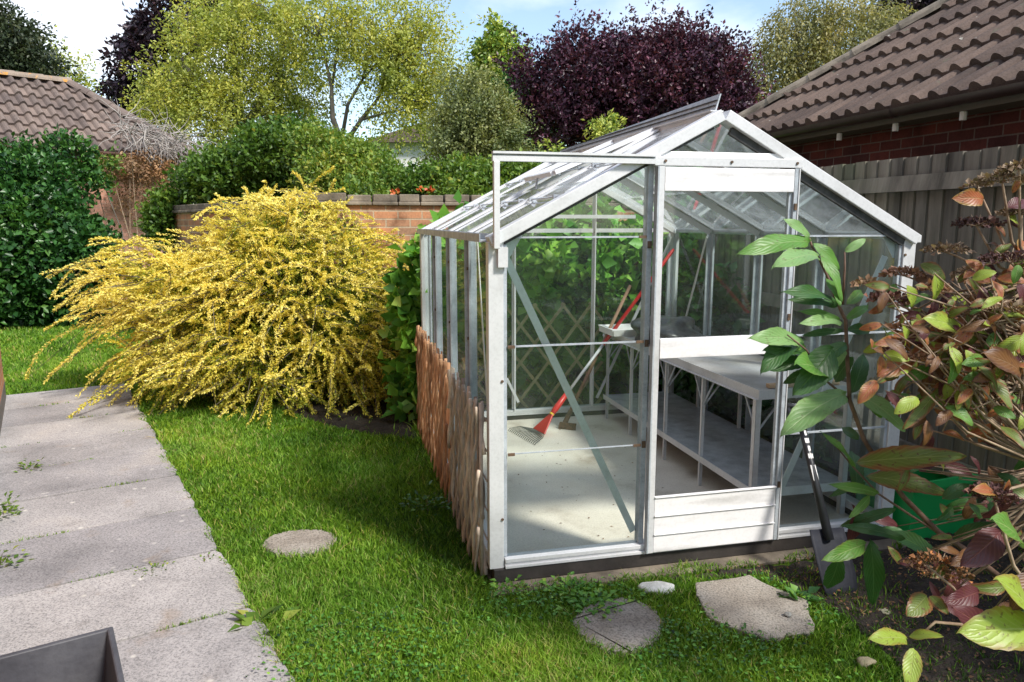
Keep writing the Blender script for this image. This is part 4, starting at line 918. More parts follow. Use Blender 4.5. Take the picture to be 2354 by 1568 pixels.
tree('conifer_tree', 'pointed golden conifer between the birch and the purple tree', 'tree', 21, [(1145, 88, 8, 20, 500), (1146, 120, 24, 25, 1400), (1148, 155, 40, 30, 2400), (1150, 195, 48, 40, 3000)], [([(1150, 420), (1147, 90)], .15, .02)], LC, M['bark'], 700, 24, .45, .08, .13, droop=.2, nl=10, shell=.6, tonebias=.2)
tree('conifer_tree', 'darker green conifer below the golden tip beside the purple tree', 'tree', 20, [(1190, 260, 50, 70), (1210, 340, 60, 60)], [([(1195, 440), (1195, 210)], .12, .03)], LG, M['bark'], 500, 22, .4, .1, .13, nl=10, shell=.6)
tree('purple_tree', 'wide dark purple plum tree above the greenhouse roof', 'tree', 14.5, [(1330, 215, 95, 95), (1450, 215, 115, 95), (1570, 205, 105, 100), (1290, 295, 80, 60), (1440, 300, 150, 60), (1640, 260, 70, 90), (1700, 290, 35, 70), (1215, 185, 30, 35), (1560, 110, 30, 35, 700), (1655, 170, 45, 45), (1205, 95, 8, 12, 60), (1330, 105, 30, 30, 500), (1440, 105, 35, 25, 500), (1520, 60, 10, 22, 80), (1620, 75, 12, 18, 80)],
     [([(1440, 470), (1440, 350), (1430, 200)], .13, .03), ([(1440, 380), (1540, 250), (1580, 130)], .08, .02), ([(1438, 380), (1340, 270), (1320, 140)], .08, .02), ([(1500, 310), (1640, 220)], .05, .02)],
     LP, M['bark'], 3300, 26, .42, .07, .072, up=.9, nl=120, shell=.35, aspect=.6)
tree('purple_tree', 'distant purple tree top above the right hand tiled roof', 'tree', 24, [(2150, 35, 90, 45), (2080, 25, 50, 40), (2230, 0, 80, 40)], [([(2120, 300), (2120, 40)], .2, .06)], LPD, M['bark'], 500, 22, .6, .16, .15, nl=40, shell=.3)
tree('birch_tree', 'weeping olive birch rising behind the hip of the right roof', 'tree', 18, [(1850, 90, 85, 75), (1950, 80, 95, 90), (1900, 10, 90, 30), (1755, 165, 40, 55), (1890, 190, 90, 60), (1790, 240, 55, 60), (2030, 60, 60, 55), (1830, 40, 60, 30)],
     [([(1900, 480), (1905, 250), (1925, 120), (1940, 40)], .13, .04), ([(1905, 250), (1850, 150), (1830, 90)], .06, .02), ([(1925, 180), (1990, 100)], .05, .02)], LOY, M['bark_pale'], 1200, 34, .8, .09, .075, droop=.9, nl=90, aspect=.5, shell=.3, tonebias=.18)
# far hedge that closes the view below the crowns
P, Dr, Nn, Ln, W_, tn, _ = crown([(np.array([x, 27+R.uniform(-1, 1), R.uniform(.5, 1.4)]), np.array([2.6, 1.2, 2.0]), 1) for x in np.arange(-24, 26, 3.)], 2600, 16, .4, .2, .22, shell=.8, zmin=0)
tag(leafmesh('far_hedge', P, Dr, Nn, Ln, W_, tn, LD), 'dark hedge line closing the view beyond the garden wall', 'hedge', kind='stuff')

# ------------------------------------------------------------------ shrubs and climbers
def shrub(name, label, cat, blobs, lm, nclump, per, strand, spread, leaf, aspect=.6, shell=.75, stem=None, nst=14, **kw):
    P, Dr, Nn, Ln, W_, tn, st = crown(blobs, nclump, per, strand, spread, leaf, shell=shell, aspect=aspect, zmin=.0, **kw)
    c = np.mean([b[0] for b in blobs], 0)*[1, 1, 0]; root = thing(name, label, cat, c)
    m = MB()
    for T in st[rng.choice(len(st), min(nst, len(st)), replace=False)]:
        b = np.array([c[0]+(T[0]-c[0])*.35, c[1]+(T[1]-c[1])*.35, 0]); mid = (b+T)/2+rng.normal(size=3)*.06; m.tube([b, mid, T], [.018, .012, .004], 5, cap=False)
    a = m.build('stems', stem or M['bark'], root, smooth=True); l = leafmesh('foliage', P, Dr, Nn, Ln, W_, tn, lm, root)
    for q in (a, l): q.location = tuple(-c)
    return root
shrub('evergreen_shrub', 'big dark green evergreen shrub at the left edge of the far lawn', 'shrub',
      [PB(60, 595, 140, 130, 11.2, rdep=.8), PB(-80, 560, 110, 140, 11.0, rdep=.8), PB(85, 495, 75, 75, 11.5, rdep=.5), PB(185, 590, 55, 80, 11.3, rdep=.5), PB(40, 670, 120, 60, 11.2, rdep=.8), PB(160, 680, 70, 45, 11.3, rdep=.5), PB(20, 475, 80, 70, 11.4, rdep=.5)],
      LG, 3600, 24, .18, .07, .10, shell=.85)
shrub('climbing_ivy', 'loose ivy shoots reaching over the gutter of the left roof', 'ivy', [PB(50, 370, 60, 20, 11.9, rdep=.3), PB(150, 355, 40, 25, 12.2, rdep=.25), PB(30, 410, 110, 50, 11.6, rdep=.5), PB(190, 430, 25, 50, 12.2, rdep=.2)], LG, 330, 18, .2, .07, .09, up=.7, shell=.6)
shrub('dead_creeper', 'withered brown creeper leaves clinging under the left roof eave', 'creeper', [PB(250, 378, 60, 12, 13.0, 1200, rdep=.12), PB(330, 385, 60, 18, 13.5, 1600, rdep=.14), PB(410, 410, 40, 40, 14.0, 1500, rdep=.2), PB(320, 440, 70, 50, 13.5, 1100, rdep=.08)], LK, 380, 11, .16, .06, .05, shell=.2, stem=M['stem2'], nst=9)
shrub('dead_creeper', 'patch of small green ivy leaves on the pink wall beside the yellow shrub', 'creeper', [PB(385, 505, 32, 55, 10.9, rdep=.25), PB(235, 385, 25, 30, 12.6, 500, rdep=.1)], LS, 160, 14, .15, .05, .07, shell=.2)
# bare grey twigs over the roof corner
tw = thing('bare_vine', 'tangle of bare grey vine twigs over the left roof corner', 'vine', D(400, 360, 14.0)*[1, 1, 0]); m = MB(); bpt = D(400, 360, 14.0)*[1, 1, 0]
for k in range(190):
    t = R.random(); u = 275+t*185; vtop = 300+t*62; p = D(u, vtop+R.uniform(-38, 10), 13.2+t*1.0+R.uniform(-.2, .25)); pts = [p]; d_ = rvec(1)[0]*[1, .5, .8]+np.array([.3, 0, 0])
    for i in range(4): d_ = unit(d_+rvec(1)[0]*.5+np.array([0, 0, -.15])); p = p+d_*.13; pts.append(p)
    m.tube([q-bpt for q in pts], [.009, .008, .006, .005, .003], 4, cap=False)
for k in range(60):
    p = D(R.uniform(430, 465), R.uniform(365, 430), 14.1+R.uniform(-.3, .1)); pts = [p]; d_ = rvec(1)[0]+np.array([.2, 0, -.6])
    for i in range(4): d_ = unit(d_+rvec(1)[0]*.5+np.array([0, 0, -.2])); p = p+d_*.12; pts.append(p)
    m.tube([q-bpt for q in pts], [.009, .008, .006, .005, .003], 4, cap=False)
m.build('twigs', M['twig'], tw, smooth=True)
# shrubs on and behind the garden wall
shrub('laurel_shrub', 'dark green feathery shrub behind the wall left of the yellow bush', 'shrub', [PB(540, 415, 80, 45, 9.9, rdep=.6), PB(620, 375, 60, 55, 9.9, rdep=.6), PB(680, 360, 60, 45, 9.9, rdep=.6), PB(470, 440, 35, 22, 10.2, rdep=.4), PB(385, 505, 16, 34, 9.9, 1200, rdep=.12)], LS, 1500, 24, .22, .06, .065, shell=.8, up=.4, tonebias=-.12)
shrub('garden_shrub', 'bright yellow green shrub spilling over the garden wall', 'shrub', [PB(820, 385, 60, 42, 8.7, rdep=.45), PB(770, 420, 65, 45, 8.5, rdep=.4), PB(860, 430, 55, 45, 8.3, rdep=.4), PB(740, 350, 50, 35, 9.0, rdep=.4), PB(830, 470, 40, 22, 7.6, rdep=.15)], LS, 1700, 22, .16, .05, .045, shell=.8, up=.3, tonebias=.18)
sb = shrub('honeysuckle', 'green honeysuckle with orange flowers trailing along the wall coping', 'climber', [PB(960, 430, 60, 16, 7.9, rdep=.25), PB(1040, 425, 60, 28, 8.0, rdep=.3), PB(1110, 430, 70, 35, 8.0, rdep=.35), PB(1060, 455, 40, 22, 7.5, rdep=.12), PB(1180, 440, 70, 50, 8.1, rdep=.3)], LS, 1100, 20, .15, .045, .05, shell=.7, up=.25)
for u, v in [(968, 434), (985, 438), (895, 452), (905, 444), (912, 440), (994, 440), (900, 462)]:
    n = 6; pf = D(u, v, 7.45)+rng.normal(size=(n, 3))*.010
    fl = leafmesh('flower', pf, rvec(n), rvec(n), .045, .032, rng.random(n), LR, sb); fl.location = tuple(-np.array(sb.location))
# big leaved climber behind and left of the greenhouse
hb_ = [(G(x, 3.3+R.uniform(-.1, .15), z), np.array([.34, .28, .34]), 1.) for x in np.arange(.22, 2.3, .38) for z in ((.35, .80, 1.12) if x > .4 else (.35, .72))]
hb_ += [(G(.02, 2.80, .85), np.array([.16, .16, .40]), .7), (G(.03, 2.75, .35), np.array([.18, .14, .3]), .5), (G(1.0, 3.45, 1.5), np.array([.5, .2, .18]), .7), (G(.5, 3.3, 1.40), np.array([.35, .2, .16]), .5), (G(1.6, 3.45, 1.42), np.array([.45, .2, .2]), .6)]
shrub('climbing_hydrangea', 'big leaved bright green climber covering the wall behind the greenhouse', 'climber', hb_, LB, 2300, 9, .14, .045, .105, aspect=.8, shell=.8, nst=30, tonebias=.12)
shrub('laurel_shrub', 'dark bluish foliage in the gap behind the rear right corner of the greenhouse', 'shrub', [(G(2.25, 2.3, .55), np.array([.2, .5, .5]), 1), (G(2.2, 3.0, .8), np.array([.25, .4, .6]), 1), (G(2.22, 1.3, .35), np.array([.16, .4, .35]), .5)], LG, 420, 14, .15, .05, .09, shell=.7)
shrub('conifer_shrub', 'light green fern like sprays poking above the greenhouse roof', 'shrub', [PB(1392, 290, 18, 16, 8.4, 900, rdep=.15), PB(1262, 342, 18, 8, 8.3, 400, rdep=.12), PB(1390, 420, 40, 80, 8.6, 1500, rdep=.3)], LC, 130, 20, .18, .03, .05, droop=.4, tonebias=.25, aspect=.35)

# golden shrub
def golden():
    cen = np.array([-1.93, 6.75, .70]); rad = np.array([1.27, .95, .94])
    bl = [(cen, rad*[.82, .9, .90], 1.), (cen+[.82, -.08, -.32], rad*[.60, .8, .58], .6), (cen+[-.82, -.1, .16], rad*[.66, .6, .46], .42), (cen+[-.03, 0, .46], rad*[.60, .6, .66], .5), (cen+[-.25, -.35, -.30], rad*[.9, .6, .40], .4)]
    Ps, Ds, Ts, Ls = [], [], [], []; m = MB(); starts = []
    W = np.array([b[2] for b in bl]); W /= W.sum()
    for k in range(3900):
        c0, rd, _ = bl[rng.choice(len(bl), p=W)]
        d_ = unit(rng.normal(size=3)); d_[1] -= .25; d_[2] += .12; d_ = unit(d_)
        p = c0+d_*rd*(.70+.28*rng.random()); L_ = .16+.42*rng.random()**1.8
        out_ = unit((p-cen)/rad)
        side = unit(out_*[.95, .75, .18]+np.array([0, -.05, .20])+rng.normal(size=3)*[.62, .5, .42])
        starts.append((p, side, L_, 0))
    for u, v, y, uu, vv in [(330, 600, 6.6, 105, 630), (330, 640, 6.6, 110, 668), (340, 680, 6.5, 140, 700), (360, 700, 6.3, 118, 790), (400, 760, 6.2, 215, 850), (420, 800, 6.1, 245, 872), (440, 800, 6.1, 262, 885), (420, 870, 5.9, 335, 985), (460, 850, 5.9, 345, 940), (520, 890, 5.8, 490, 972), (560, 880, 5.8, 520, 960), (600, 470, 6.9, 530, 430), (640, 460, 7., 600, 418), (700, 470, 7., 745, 425), (330, 570, 6.7, 170, 600), (360, 600, 6.7, 200, 560), (860, 640, 6.5, 935, 690), (870, 720, 6.3, 945, 780), (850, 760, 6.2, 925, 840), (640, 900, 5.8, 660, 965), (740, 880, 5.8, 760, 950), (820, 830, 5.9, 850, 900)]:
        for _ in range(4):
            a = D(u+R.uniform(-45, 60), v+R.uniform(-45, 45), y); b = D(uu+R.uniform(-25, 70), vv+R.uniform(-28, 28), y+R.uniform(-.15, .15)); L_ = np.linalg.norm(b-a)
            starts.append((a, unit(b-a+np.array([0, 0, .22*L_])), L_*1.08, 1))
    for k in range(300):
        c0, rd, _ = bl[rng.choice(len(bl), p=W)]; d_ = unit(rng.normal(size=3)); d_[1] -= .5; d_ = unit(d_); p = c0+d_*rd*.92
        starts.append((p, unit(unit((p-cen)/rad)*[1.1, .7, .15]+np.array([0, -.1, .25])+rng.normal(size=3)*[.5, .3, .3]), .35+.35*rng.random(), 1))
    for kk, (p, dd, L_, hero) in enumerate(starts):
        n = max(6, int(L_/.0105)); t = (np.arange(n)+.5)/n
        path = p+dd*(L_*t)[:, None]+np.array([0, 0, -1.])*((.32 if hero else .34)*L_*t**2.)[:, None]+rng.normal(size=3)*(.05*L_*np.sin(t*6+R.random()*6))[:, None]
        tang = unit(np.gradient(path, axis=0)); q = rvec(1)[0]; sd1 = unit(np.cross(tang, q)); sd2 = np.cross(tang, sd1)
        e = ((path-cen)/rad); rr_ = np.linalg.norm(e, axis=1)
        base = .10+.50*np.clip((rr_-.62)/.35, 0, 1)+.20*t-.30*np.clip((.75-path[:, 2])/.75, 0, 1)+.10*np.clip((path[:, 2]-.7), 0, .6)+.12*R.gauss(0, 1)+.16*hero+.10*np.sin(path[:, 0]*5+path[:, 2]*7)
        for s1 in (1, -1):
            for s2, sdd in ((0, sd1), (1, sd2)):
                if s2 == 1 and rng.random() < .5: continue
                Ps.append(path+rng.normal(size=(n, 3))*.005); Ds.append(unit(sdd*s1*.62+tang*.9+rng.normal(size=(n, 3))*.25)); Ts.append(base+rng.normal(size=n)*.13); Ls.append(.016+.010*rng.random(n)+.004*hero)
        if kk % 3 == 0 or hero: m.tube([path[0], path[n//2], path[-1]], [.004, .003, .0015], 4, cap=False)
    P, Dr, Nn, Ln, W_, tn, _s = crown([(b[0], b[1]*.84, b[2]) for b in bl], 2300, 22, .10, .05, .030, shell=.85, zmin=.02)
    Ps = np.concatenate(Ps); Ds = np.concatenate(Ds); Ts = np.concatenate(Ts); Ls = np.concatenate(Ls)
    ok = Ps[:, 2] > .01; Ps, Ds, Ts, Ls = Ps[ok], Ds[ok], Ts[ok], Ls[ok]
    root = thing('golden_shrub', 'large sprawling golden yellow shrub with arching shoots on the lawn', 'shrub', cen*[1, 1, 0])
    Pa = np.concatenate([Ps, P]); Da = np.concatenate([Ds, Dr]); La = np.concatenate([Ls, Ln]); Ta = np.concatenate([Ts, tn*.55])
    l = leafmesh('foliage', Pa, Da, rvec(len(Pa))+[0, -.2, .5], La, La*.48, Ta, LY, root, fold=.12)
    for k in range(14):
        T = cen+rng.normal(size=3)*rad*.45; T[2] = max(.5, T[2]); m.tube([cen*[1, 1, 0]+rng.normal(size=3)*[.1, .1, 0], (cen*[1, 1, .3]+T)/2, T], [.02, .013, .005], 5)
    s = m.build('stems', M['bark'], root)
    for q in (l, s): q.location = tuple(-cen*[1, 1, 0])
golden()

# ------------------------------------------------------------------ grass
def in_stones(x, y): 
    r = np.zeros(len(x), bool)
    for s in (S1, S2, S3):
        q = np.array(s); c = q.mean(0); r |= inpoly(x, y, [tuple(c+(p-c)*.93) for p in q])
    return r
def grass():
    NB_ = 560000
    th = rng.uniform(-.72, .86, NB_); r = np.exp(rng.uniform(math.log(1.75), math.log(13.5), NB_))
    x = r*np.sin(th); y = r*np.cos(th); q = np.stack([x, y], -1)-PR
    s = q@PT; t = q@PN
    wob = .012+.012*np.sin(s*5.1)+.010*np.sin(s*17)+.008*np.sin(s*41); ok = ~((t > wob) & (s > -.01-wob)) 
    ok |= False
    joint = (t > 0) & (t < .95) & (s > 0) & (np.abs(((s/.62)+.5) % 1-.5) < .018) & (np.sin(t*9+np.floor(s/.62+.5)*2.3) > .35)
    g = toG(np.stack([x, y, 0*x], -1)); gx, gy = g[:, 0], g[:, 1]
    edge = .03*np.sin(gx*9)+.02*np.sin(gx*23+1)
    ok &= ~((gx > -.05) & (gx < 2.02) & (gy > -.085+edge) & (gy < 2.6))
    ok &= ~in_stones(x, y)
    keep = rng.random(NB_)
    soil = inpoly(x, y, SOIL_R); ok &= ~(soil & (keep > .75*np.clip(1.75-gx, 0.04, .8)*(gy < -.2)+.02))
    ok &= ~(inpoly(x, y, SOIL_B) & (keep > .03)); ok &= ~(inpoly(x, y, SOIL_Y) & (keep > .05))
    nzv = np.sin(x*3.1+y*1.7)*np.sin(y*2.3-x*1.1)+.5*np.sin(x*7.7+1)*np.sin(y*6.1)
    ok |= joint & (keep < .9)
    # far side of the back wall and buildings
    ok &= ~((gy > 4.1) & (gx > -.9)) 
    x, y, r, nzv, gx, gy, t, s, joint = x[ok], y[ok], r[ok], nzv[ok], gx[ok], gy[ok], t[ok], s[ok], joint[ok]
    n = len(x); h = (.017+.021*rng.random(n)+.007*nzv)*(1+.04*r); h = np.maximum(h, .012)
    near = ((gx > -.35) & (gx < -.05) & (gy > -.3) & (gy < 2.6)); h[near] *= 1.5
    h[joint] *= .5
    wv = .00115*r*(.7+.6*rng.random(n))+.0012; wv[joint] *= .8
    lean = rng.normal(size=(n, 2))*.55; a = rng.uniform(0, pi, n)
    b = np.stack([x, y, np.where(joint, .012, 0.)], -1); w2 = np.stack([np.cos(a)*wv/2, np.sin(a)*wv/2, 0*a], -1)
    tip = b+np.stack([lean[:, 0]*h, lean[:, 1]*h, h], -1)
    mid = b+np.stack([lean[:, 0]*h*.35, lean[:, 1]*h*.35, h*.6], -1)
    V = np.stack([b-w2, b+w2, mid+w2*.8, tip, mid-w2*.8], 1).reshape(-1, 3)
    i = np.arange(n)*5; F = np.stack([i, i+1, i+2, i, i+2, i+4, i+4, i+2, i+3], 1).reshape(-1, 3)
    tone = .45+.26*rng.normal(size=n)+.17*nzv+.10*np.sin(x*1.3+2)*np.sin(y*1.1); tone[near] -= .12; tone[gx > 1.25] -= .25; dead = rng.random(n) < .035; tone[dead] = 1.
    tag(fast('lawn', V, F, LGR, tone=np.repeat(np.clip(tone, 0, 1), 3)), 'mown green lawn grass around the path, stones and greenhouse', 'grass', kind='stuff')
grass()
# fallen debris and bark on the right bed
def debris():
    n = 5200; x = rng.uniform(.6, 2.5, n); y = rng.uniform(1.7, 4.2, n); ok = inpoly(x, y, SOIL_R); x, y = x[ok], y[ok]; n = len(x)
    P = np.stack([x, y, .012+.02*rng.random(n)], -1); Dr = rvec(n)*[1, 1, .25]
    tag(leafmesh('leaf_litter', P, Dr, rvec(n)*.5+[0, 0, 1], .008+.014*rng.random(n), .006+.007*rng.random(n), rng.random(n)*.45, LK), 'dry leaf litter and bark scraps on the dark soil bed', 'leaf litter', kind='stuff')
debris()
n = 5200; cx_ = rng.uniform(-.9, 1.3, n); cy_ = rng.uniform(2.2, 3.05, n); pt_ = np.sin(cx_*5+1)*np.sin(cy_*7)+.4*rng.normal(size=n)
g_ = toG(np.stack([cx_, cy_, 0*cx_], -1)); ok = (pt_ > .15) & (g_[:, 1] < -.10) & ~in_stones(cx_, cy_) & ~inpoly(cx_, cy_, SOIL_R); cx_, cy_ = cx_[ok], cy_[ok]; n = len(cx_)
tag(leafmesh('clover', np.stack([cx_, cy_, .018+.025*rng.random(n)], -1), rvec(n)*[1, 1, .2], rvec(n)*.3+[0, 0, 1], .012+.010*rng.random(n), .013, .35+.2*rng.normal(size=n), LB), 'low clover leaves mixed into the lawn in front of the greenhouse', 'clover', kind='stuff')
n = 170; gx_ = rng.uniform(.06, 1.3, n); gy_ = np.where(rng.random(n) < .45, .03+.05*rng.random(n), rng.uniform(.05, 2.3, n))
tag(leafmesh('floor_debris', GO+gx_[:, None]*AX+gy_[:, None]*AY+np.array([0, 0, .0475]), rvec(n)*[1, 1, .1], rvec(n)*.2+[0, 0, 1], .006+.012*rng.random(n), .006+.006*rng.random(n), rng.random(n)*.4, LK), 'dark crumbs and dry scraps scattered on the pale greenhouse floor', 'debris', kind='stuff')
# weeds
def weed(label, p, r, h, n, leaf, lm, tone=.1):
    P = np.array([p]*n)+np.stack([rng.normal(size=n)*r*.5, rng.normal(size=n)*r*.5, np.abs(rng.normal(size=n))*h*.5+.008], -1)
    Dr = unit((P-p)*[1, 1, .3]+rvec(n)*.03); root = thing('weed', label, 'weed', p, 0, 'weeds around the path and greenhouse')
    l = leafmesh('foliage', P, Dr, rvec(n)*.4+[0, 0, 1], leaf*(.7+.6*rng.random(n)), leaf*.7, .5+tone+.2*rng.normal(size=n), lm, root); l.location = tuple(-np.array(p))
    m = MB()
    for k in range(6): q = P[R.randrange(n)]-p; m.tube([(q[0]*.2, q[1]*.2, 0), (q[0]*.6, q[1]*.6, q[2]*.7), tuple(q)], .0015, 4)
    m.build('stems', M['stem'], root)
weed('green weed growing from the path joint near the left edge', Z(72, 1085), .07, .06, 50, .028, LS)
weed('leafy weed against the house wall at the lower left', Z(5, 1195), .09, .09, 80, .03, LS)
weed('low weed clump at the left path edge above the planter', Z(0, 1310), .08, .05, 60, .03, LS)
weed('mossy green weed in the middle of a path joint', Z(350, 1322), .07, .02, 120, .016, LS)
weed('small weed at the lawn end of a path joint', Z(480, 1296), .05, .02, 50, .014, LS)
weed('broad leaved plantain overhanging the path edge', Z(600, 1448), .07, .02, 14, .075, LS)
weed('clover patch at the front left foot of the greenhouse', Z(1165, 1362), .09, .04, 70, .024, LB)
weed('clover patch in front of the greenhouse sill', Z(1310, 1370), .12, .05, 130, .026, LB)
weed('clover tuft beside the round stepping stone', Z(1370, 1405), .10, .04, 160, .028, LB)
weed('low green weed left of the white oval stone', Z(1450, 1378), .08, .03, 90, .02, LB)
weed('tiny weed growing beside the greenhouse wall trellis', Z(985, 1180), .11, .09, 130, .03, LG)
weed('green strap weed on the edge of the angular slab', Z(1835, 1392), .06, .02, 14, .06, LG)

# ------------------------------------------------------------------ foreground plants with modelled leaves
BL = [m_bigleaf('leaf_cherry_green', (.10, .25, .035), (.14, .22, .04), (.24, .38, .12), eamt=.3),          #0
      m_bigleaf('leaf_cherry_pale', (.20, .36, .12), (.20, .30, .09), (.32, .46, .20), eamt=.3),             #1
      m_bigleaf('leaf_cherry_dark', (.035, .11, .022), (.05, .12, .02), (.10, .2, .06), eamt=.15),            #2
      m_bigleaf('leaf_hydrangea_yellowgreen', (.28, .38, .045), (.26, .17, .035), (.42, .50, .14), eamt=.45),   #3
      m_bigleaf('leaf_hydrangea_olive', (.13, .18, .03), (.22, .08, .03), (.28, .32, .10), eamt=.7),          #4
      m_bigleaf('leaf_hydrangea_red', (.34, .10, .04), (.30, .18, .04), (.45, .27, .11), eamt=.6),            #5
      m_bigleaf('leaf_hydrangea_burgundy', (.10, .025, .03), (.07, .02, .02), (.22, .08, .07), eamt=.4),      #6
      m_bigleaf('leaf_hydrangea_brown', (.17, .075, .025), (.09, .035, .016), (.26, .15, .07), eamt=.7),          #7
      m_bigleaf('leaf_hydrangea_green', (.10, .24, .035), (.16, .14, .03), (.30, .42, .14), eamt=.35)]        #8
class Leaves:
    def __init__(s): s.V = []; s.F = []; s.UV = []; s.MI = []
    def add(s, a, b, wr, mi, nrm, droop=.12, fold=.18, serr=.03, ovate=.45):
        a = np.array(a, float); b = np.array(b, float); L_ = np.linalg.norm(b-a); d_ = (b-a)/L_; n_ = np.array(nrm, float)
        sd = unit(np.cross(d_, n_)); n_ = np.cross(sd, d_); nu, nv = 18, 5; base = len(s.V); tw = R.uniform(-.25, .25)
        cs = [-1, -.5, 0, .5, 1]
        for i in range(nu+1):
            t = i/nu; wv = (t**.62)*((1-t)**(.75 if ovate < .5 else .95))*2.05; wv *= wr*L_*.5
            wv *= 1+(serr if i % 2 else -serr)
            for c_ in cs:
                p = a+d_*L_*t+sd*c_*wv+n_*(fold*abs(c_)*wv+droop*L_*(4*t*(1-t)*.5-t*t*.6)+.03*L_*sin(t*9+c_*2)*abs(c_))+n_*c_*wv*tw*t
                s.V.append(p)
        for i in range(nu):
            for j in range(4):
                f = (base+i*5+j, base+i*5+j+1, base+(i+1)*5+j+1, base+(i+1)*5+j); s.F.append(f); s.MI.append(mi)
                for ii, jj in ((i, j), (i, j+1), (i+1, j+1), (i+1, j)): s.UV.append((ii/nu, cs[jj]))
    def build(s, name, parent, off):
        o = fast(name, np.array(s.V), s.F, BL, parent, uv=s.UV, midx=s.MI, smooth=True); o.location = tuple(-np.array(off)); return o
def facing(tilt=.6): # normal roughly toward the camera and up
    return unit(np.array([R.uniform(-.45, .35), -1.0+R.uniform(-.2, .3), .75+R.uniform(-.5, .7)*tilt])) 
# cherry sapling
Ys = 2.15
def sapling():
    LV = Leaves(); base = Z(2330, 1390)*[1, 1, 0]; base[1] = max(base[1], 2.2)
    root = thing('cherry_sapling', 'leafy young cherry sapling arching in front of the greenhouse right side', 'sapling', base)
    m = MB()
    def pth(l, r0, r1, y0=Ys, y1=Ys):
        k = len(l); pts = [D(u, v, y0+(y1-y0)*i/(k-1)) for i, (u, v) in enumerate(l)]
        m.tube([p-base for p in pts], [r0+(r1-r0)*i/(k-1) for i in range(k)], 7)
    m.tube([np.zeros(3), D(2313, 1338, 2.15)-base], [.012, .010], 7)
    pth([(2313, 1338), (2218, 1263), (2156, 1222), (2077, 1143), (2032, 1085), (1986, 1011), (1953, 920), (1946, 790), (1944, 737), (1923, 692), (1902, 635), (1884, 597), (1867, 568), (1858, 540)], .0095, .0025)
    pth([(1937, 700), (1942, 614), (1942, 579)], .004, .002)
    pth([(1953, 920), (1902, 878), (1853, 804), (1810, 770)], .004, .002, Ys, Ys-.1)
    pth([(2218, 1263), (2147, 1218), (2094, 1185), (2019, 1135), (1961, 1073), (1925, 1030)], .005, .002)
    m.build('stem', M['stem'], root, smooth=True)
    #      base           tip          width mat dy
    LS_ = [((1862, 556), (1702, 576), .30, 0, -.08), ((1860, 548), (1806, 502), .42, 1, -.03), ((1868, 560), (1935, 618), .42, 0, .0), ((1880, 590), (1786, 604), .36, 1, -.12), ((1884, 584), (1942, 690), .30, 0, -.05),
           ((1846, 560), (1800, 545), .4, 0, .05), ((1942, 579), (1992, 548), .45, 1, 0), ((1900, 640), (1935, 700), .38, 0, -.05), ((1925, 700), (1806, 662), .24, 2, -.08), ((1925, 705), (1815, 685), .22, 2, -.03), ((1930, 735), (1840, 712), .24, 0, -.02),
           ((1935, 745), (1842, 738), .28, 1, -.05), ((1938, 760), (1845, 770), .25, 2, 0), ((1945, 735), (2000, 700), .35, 0, .03), ((1946, 760), (2005, 760), .35, 2, .05), ((1948, 700), (1985, 665), .4, 8, .05), ((1946, 790), (1880, 835), .5, 2, -.03), ((1948, 800), (1905, 860), .3, 1, 0),
           ((1840, 780), (1750, 850), .42, 2, -.08), ((1845, 790), (1735, 770), .3, 1, -.1), ((1850, 800), (1728, 772), .35, 0, -.05), ((1855, 810), (1760, 800), .4, 2, -.06), ((1860, 830), (1760, 845), .36, 2, -.04), ((1875, 850), (1800, 880), .4, 2, 0), ((1885, 862), (1840, 830), .6, 0, -.1), ((1915, 800), (1832, 905), .55, 2, -.08), ((1960, 820), (1915, 880), .5, 2, .05),
           ((1945, 905), (1800, 990), .38, 1, -.12), ((1970, 905), (2085, 985), .42, 1, -.08), ((1975, 900), (2030, 960), .5, 0, -.03), ((1958, 905), (1990, 810), .4, 2, .06), ((1965, 1075), (1893, 990), .18, 8, 0), ((1990, 1110), (1905, 1140), .24, 2, 0), ((2019, 1135), (1915, 1113), .22, 8, -.05), ((2000, 1140), (1955, 1190), .3, 8, -.04), ((1975, 1010), (1935, 980), .5, 2, .05),
           ((2060, 1170), (1930, 1210), .24, 2, .03), ((2080, 1240), (1940, 1205), .24, 2, 0), ((1990, 1250), (1900, 1285), .34, 8, -.08), ((2000, 1240), (2010, 1400), .3, 2, .02), ((1960, 1160), (1935, 1300), .35, 6, .08), ((1970, 1130), (1960, 1030), .35, 2, .1), ((2160, 1290), (2045, 1215), .45, 2, .1), ((1930, 1280), (1900, 1360), .4, 2, .06),
           ((1967, 1063), (2220, 1045), .30, 4, -.12), ((1990, 1095), (2180, 1130), .34, 4, -.06)]
    for (a, b, wr, mi, dy) in LS_:
        A = D(*a, Ys+dy*.3); B = D(*b, Ys+dy*1.6); LV.add(A, B, wr, mi, facing(.8), droop=.14)
        if R.random() < .6: m2 = None
    LV.build('foliage', root, base)
sapling()
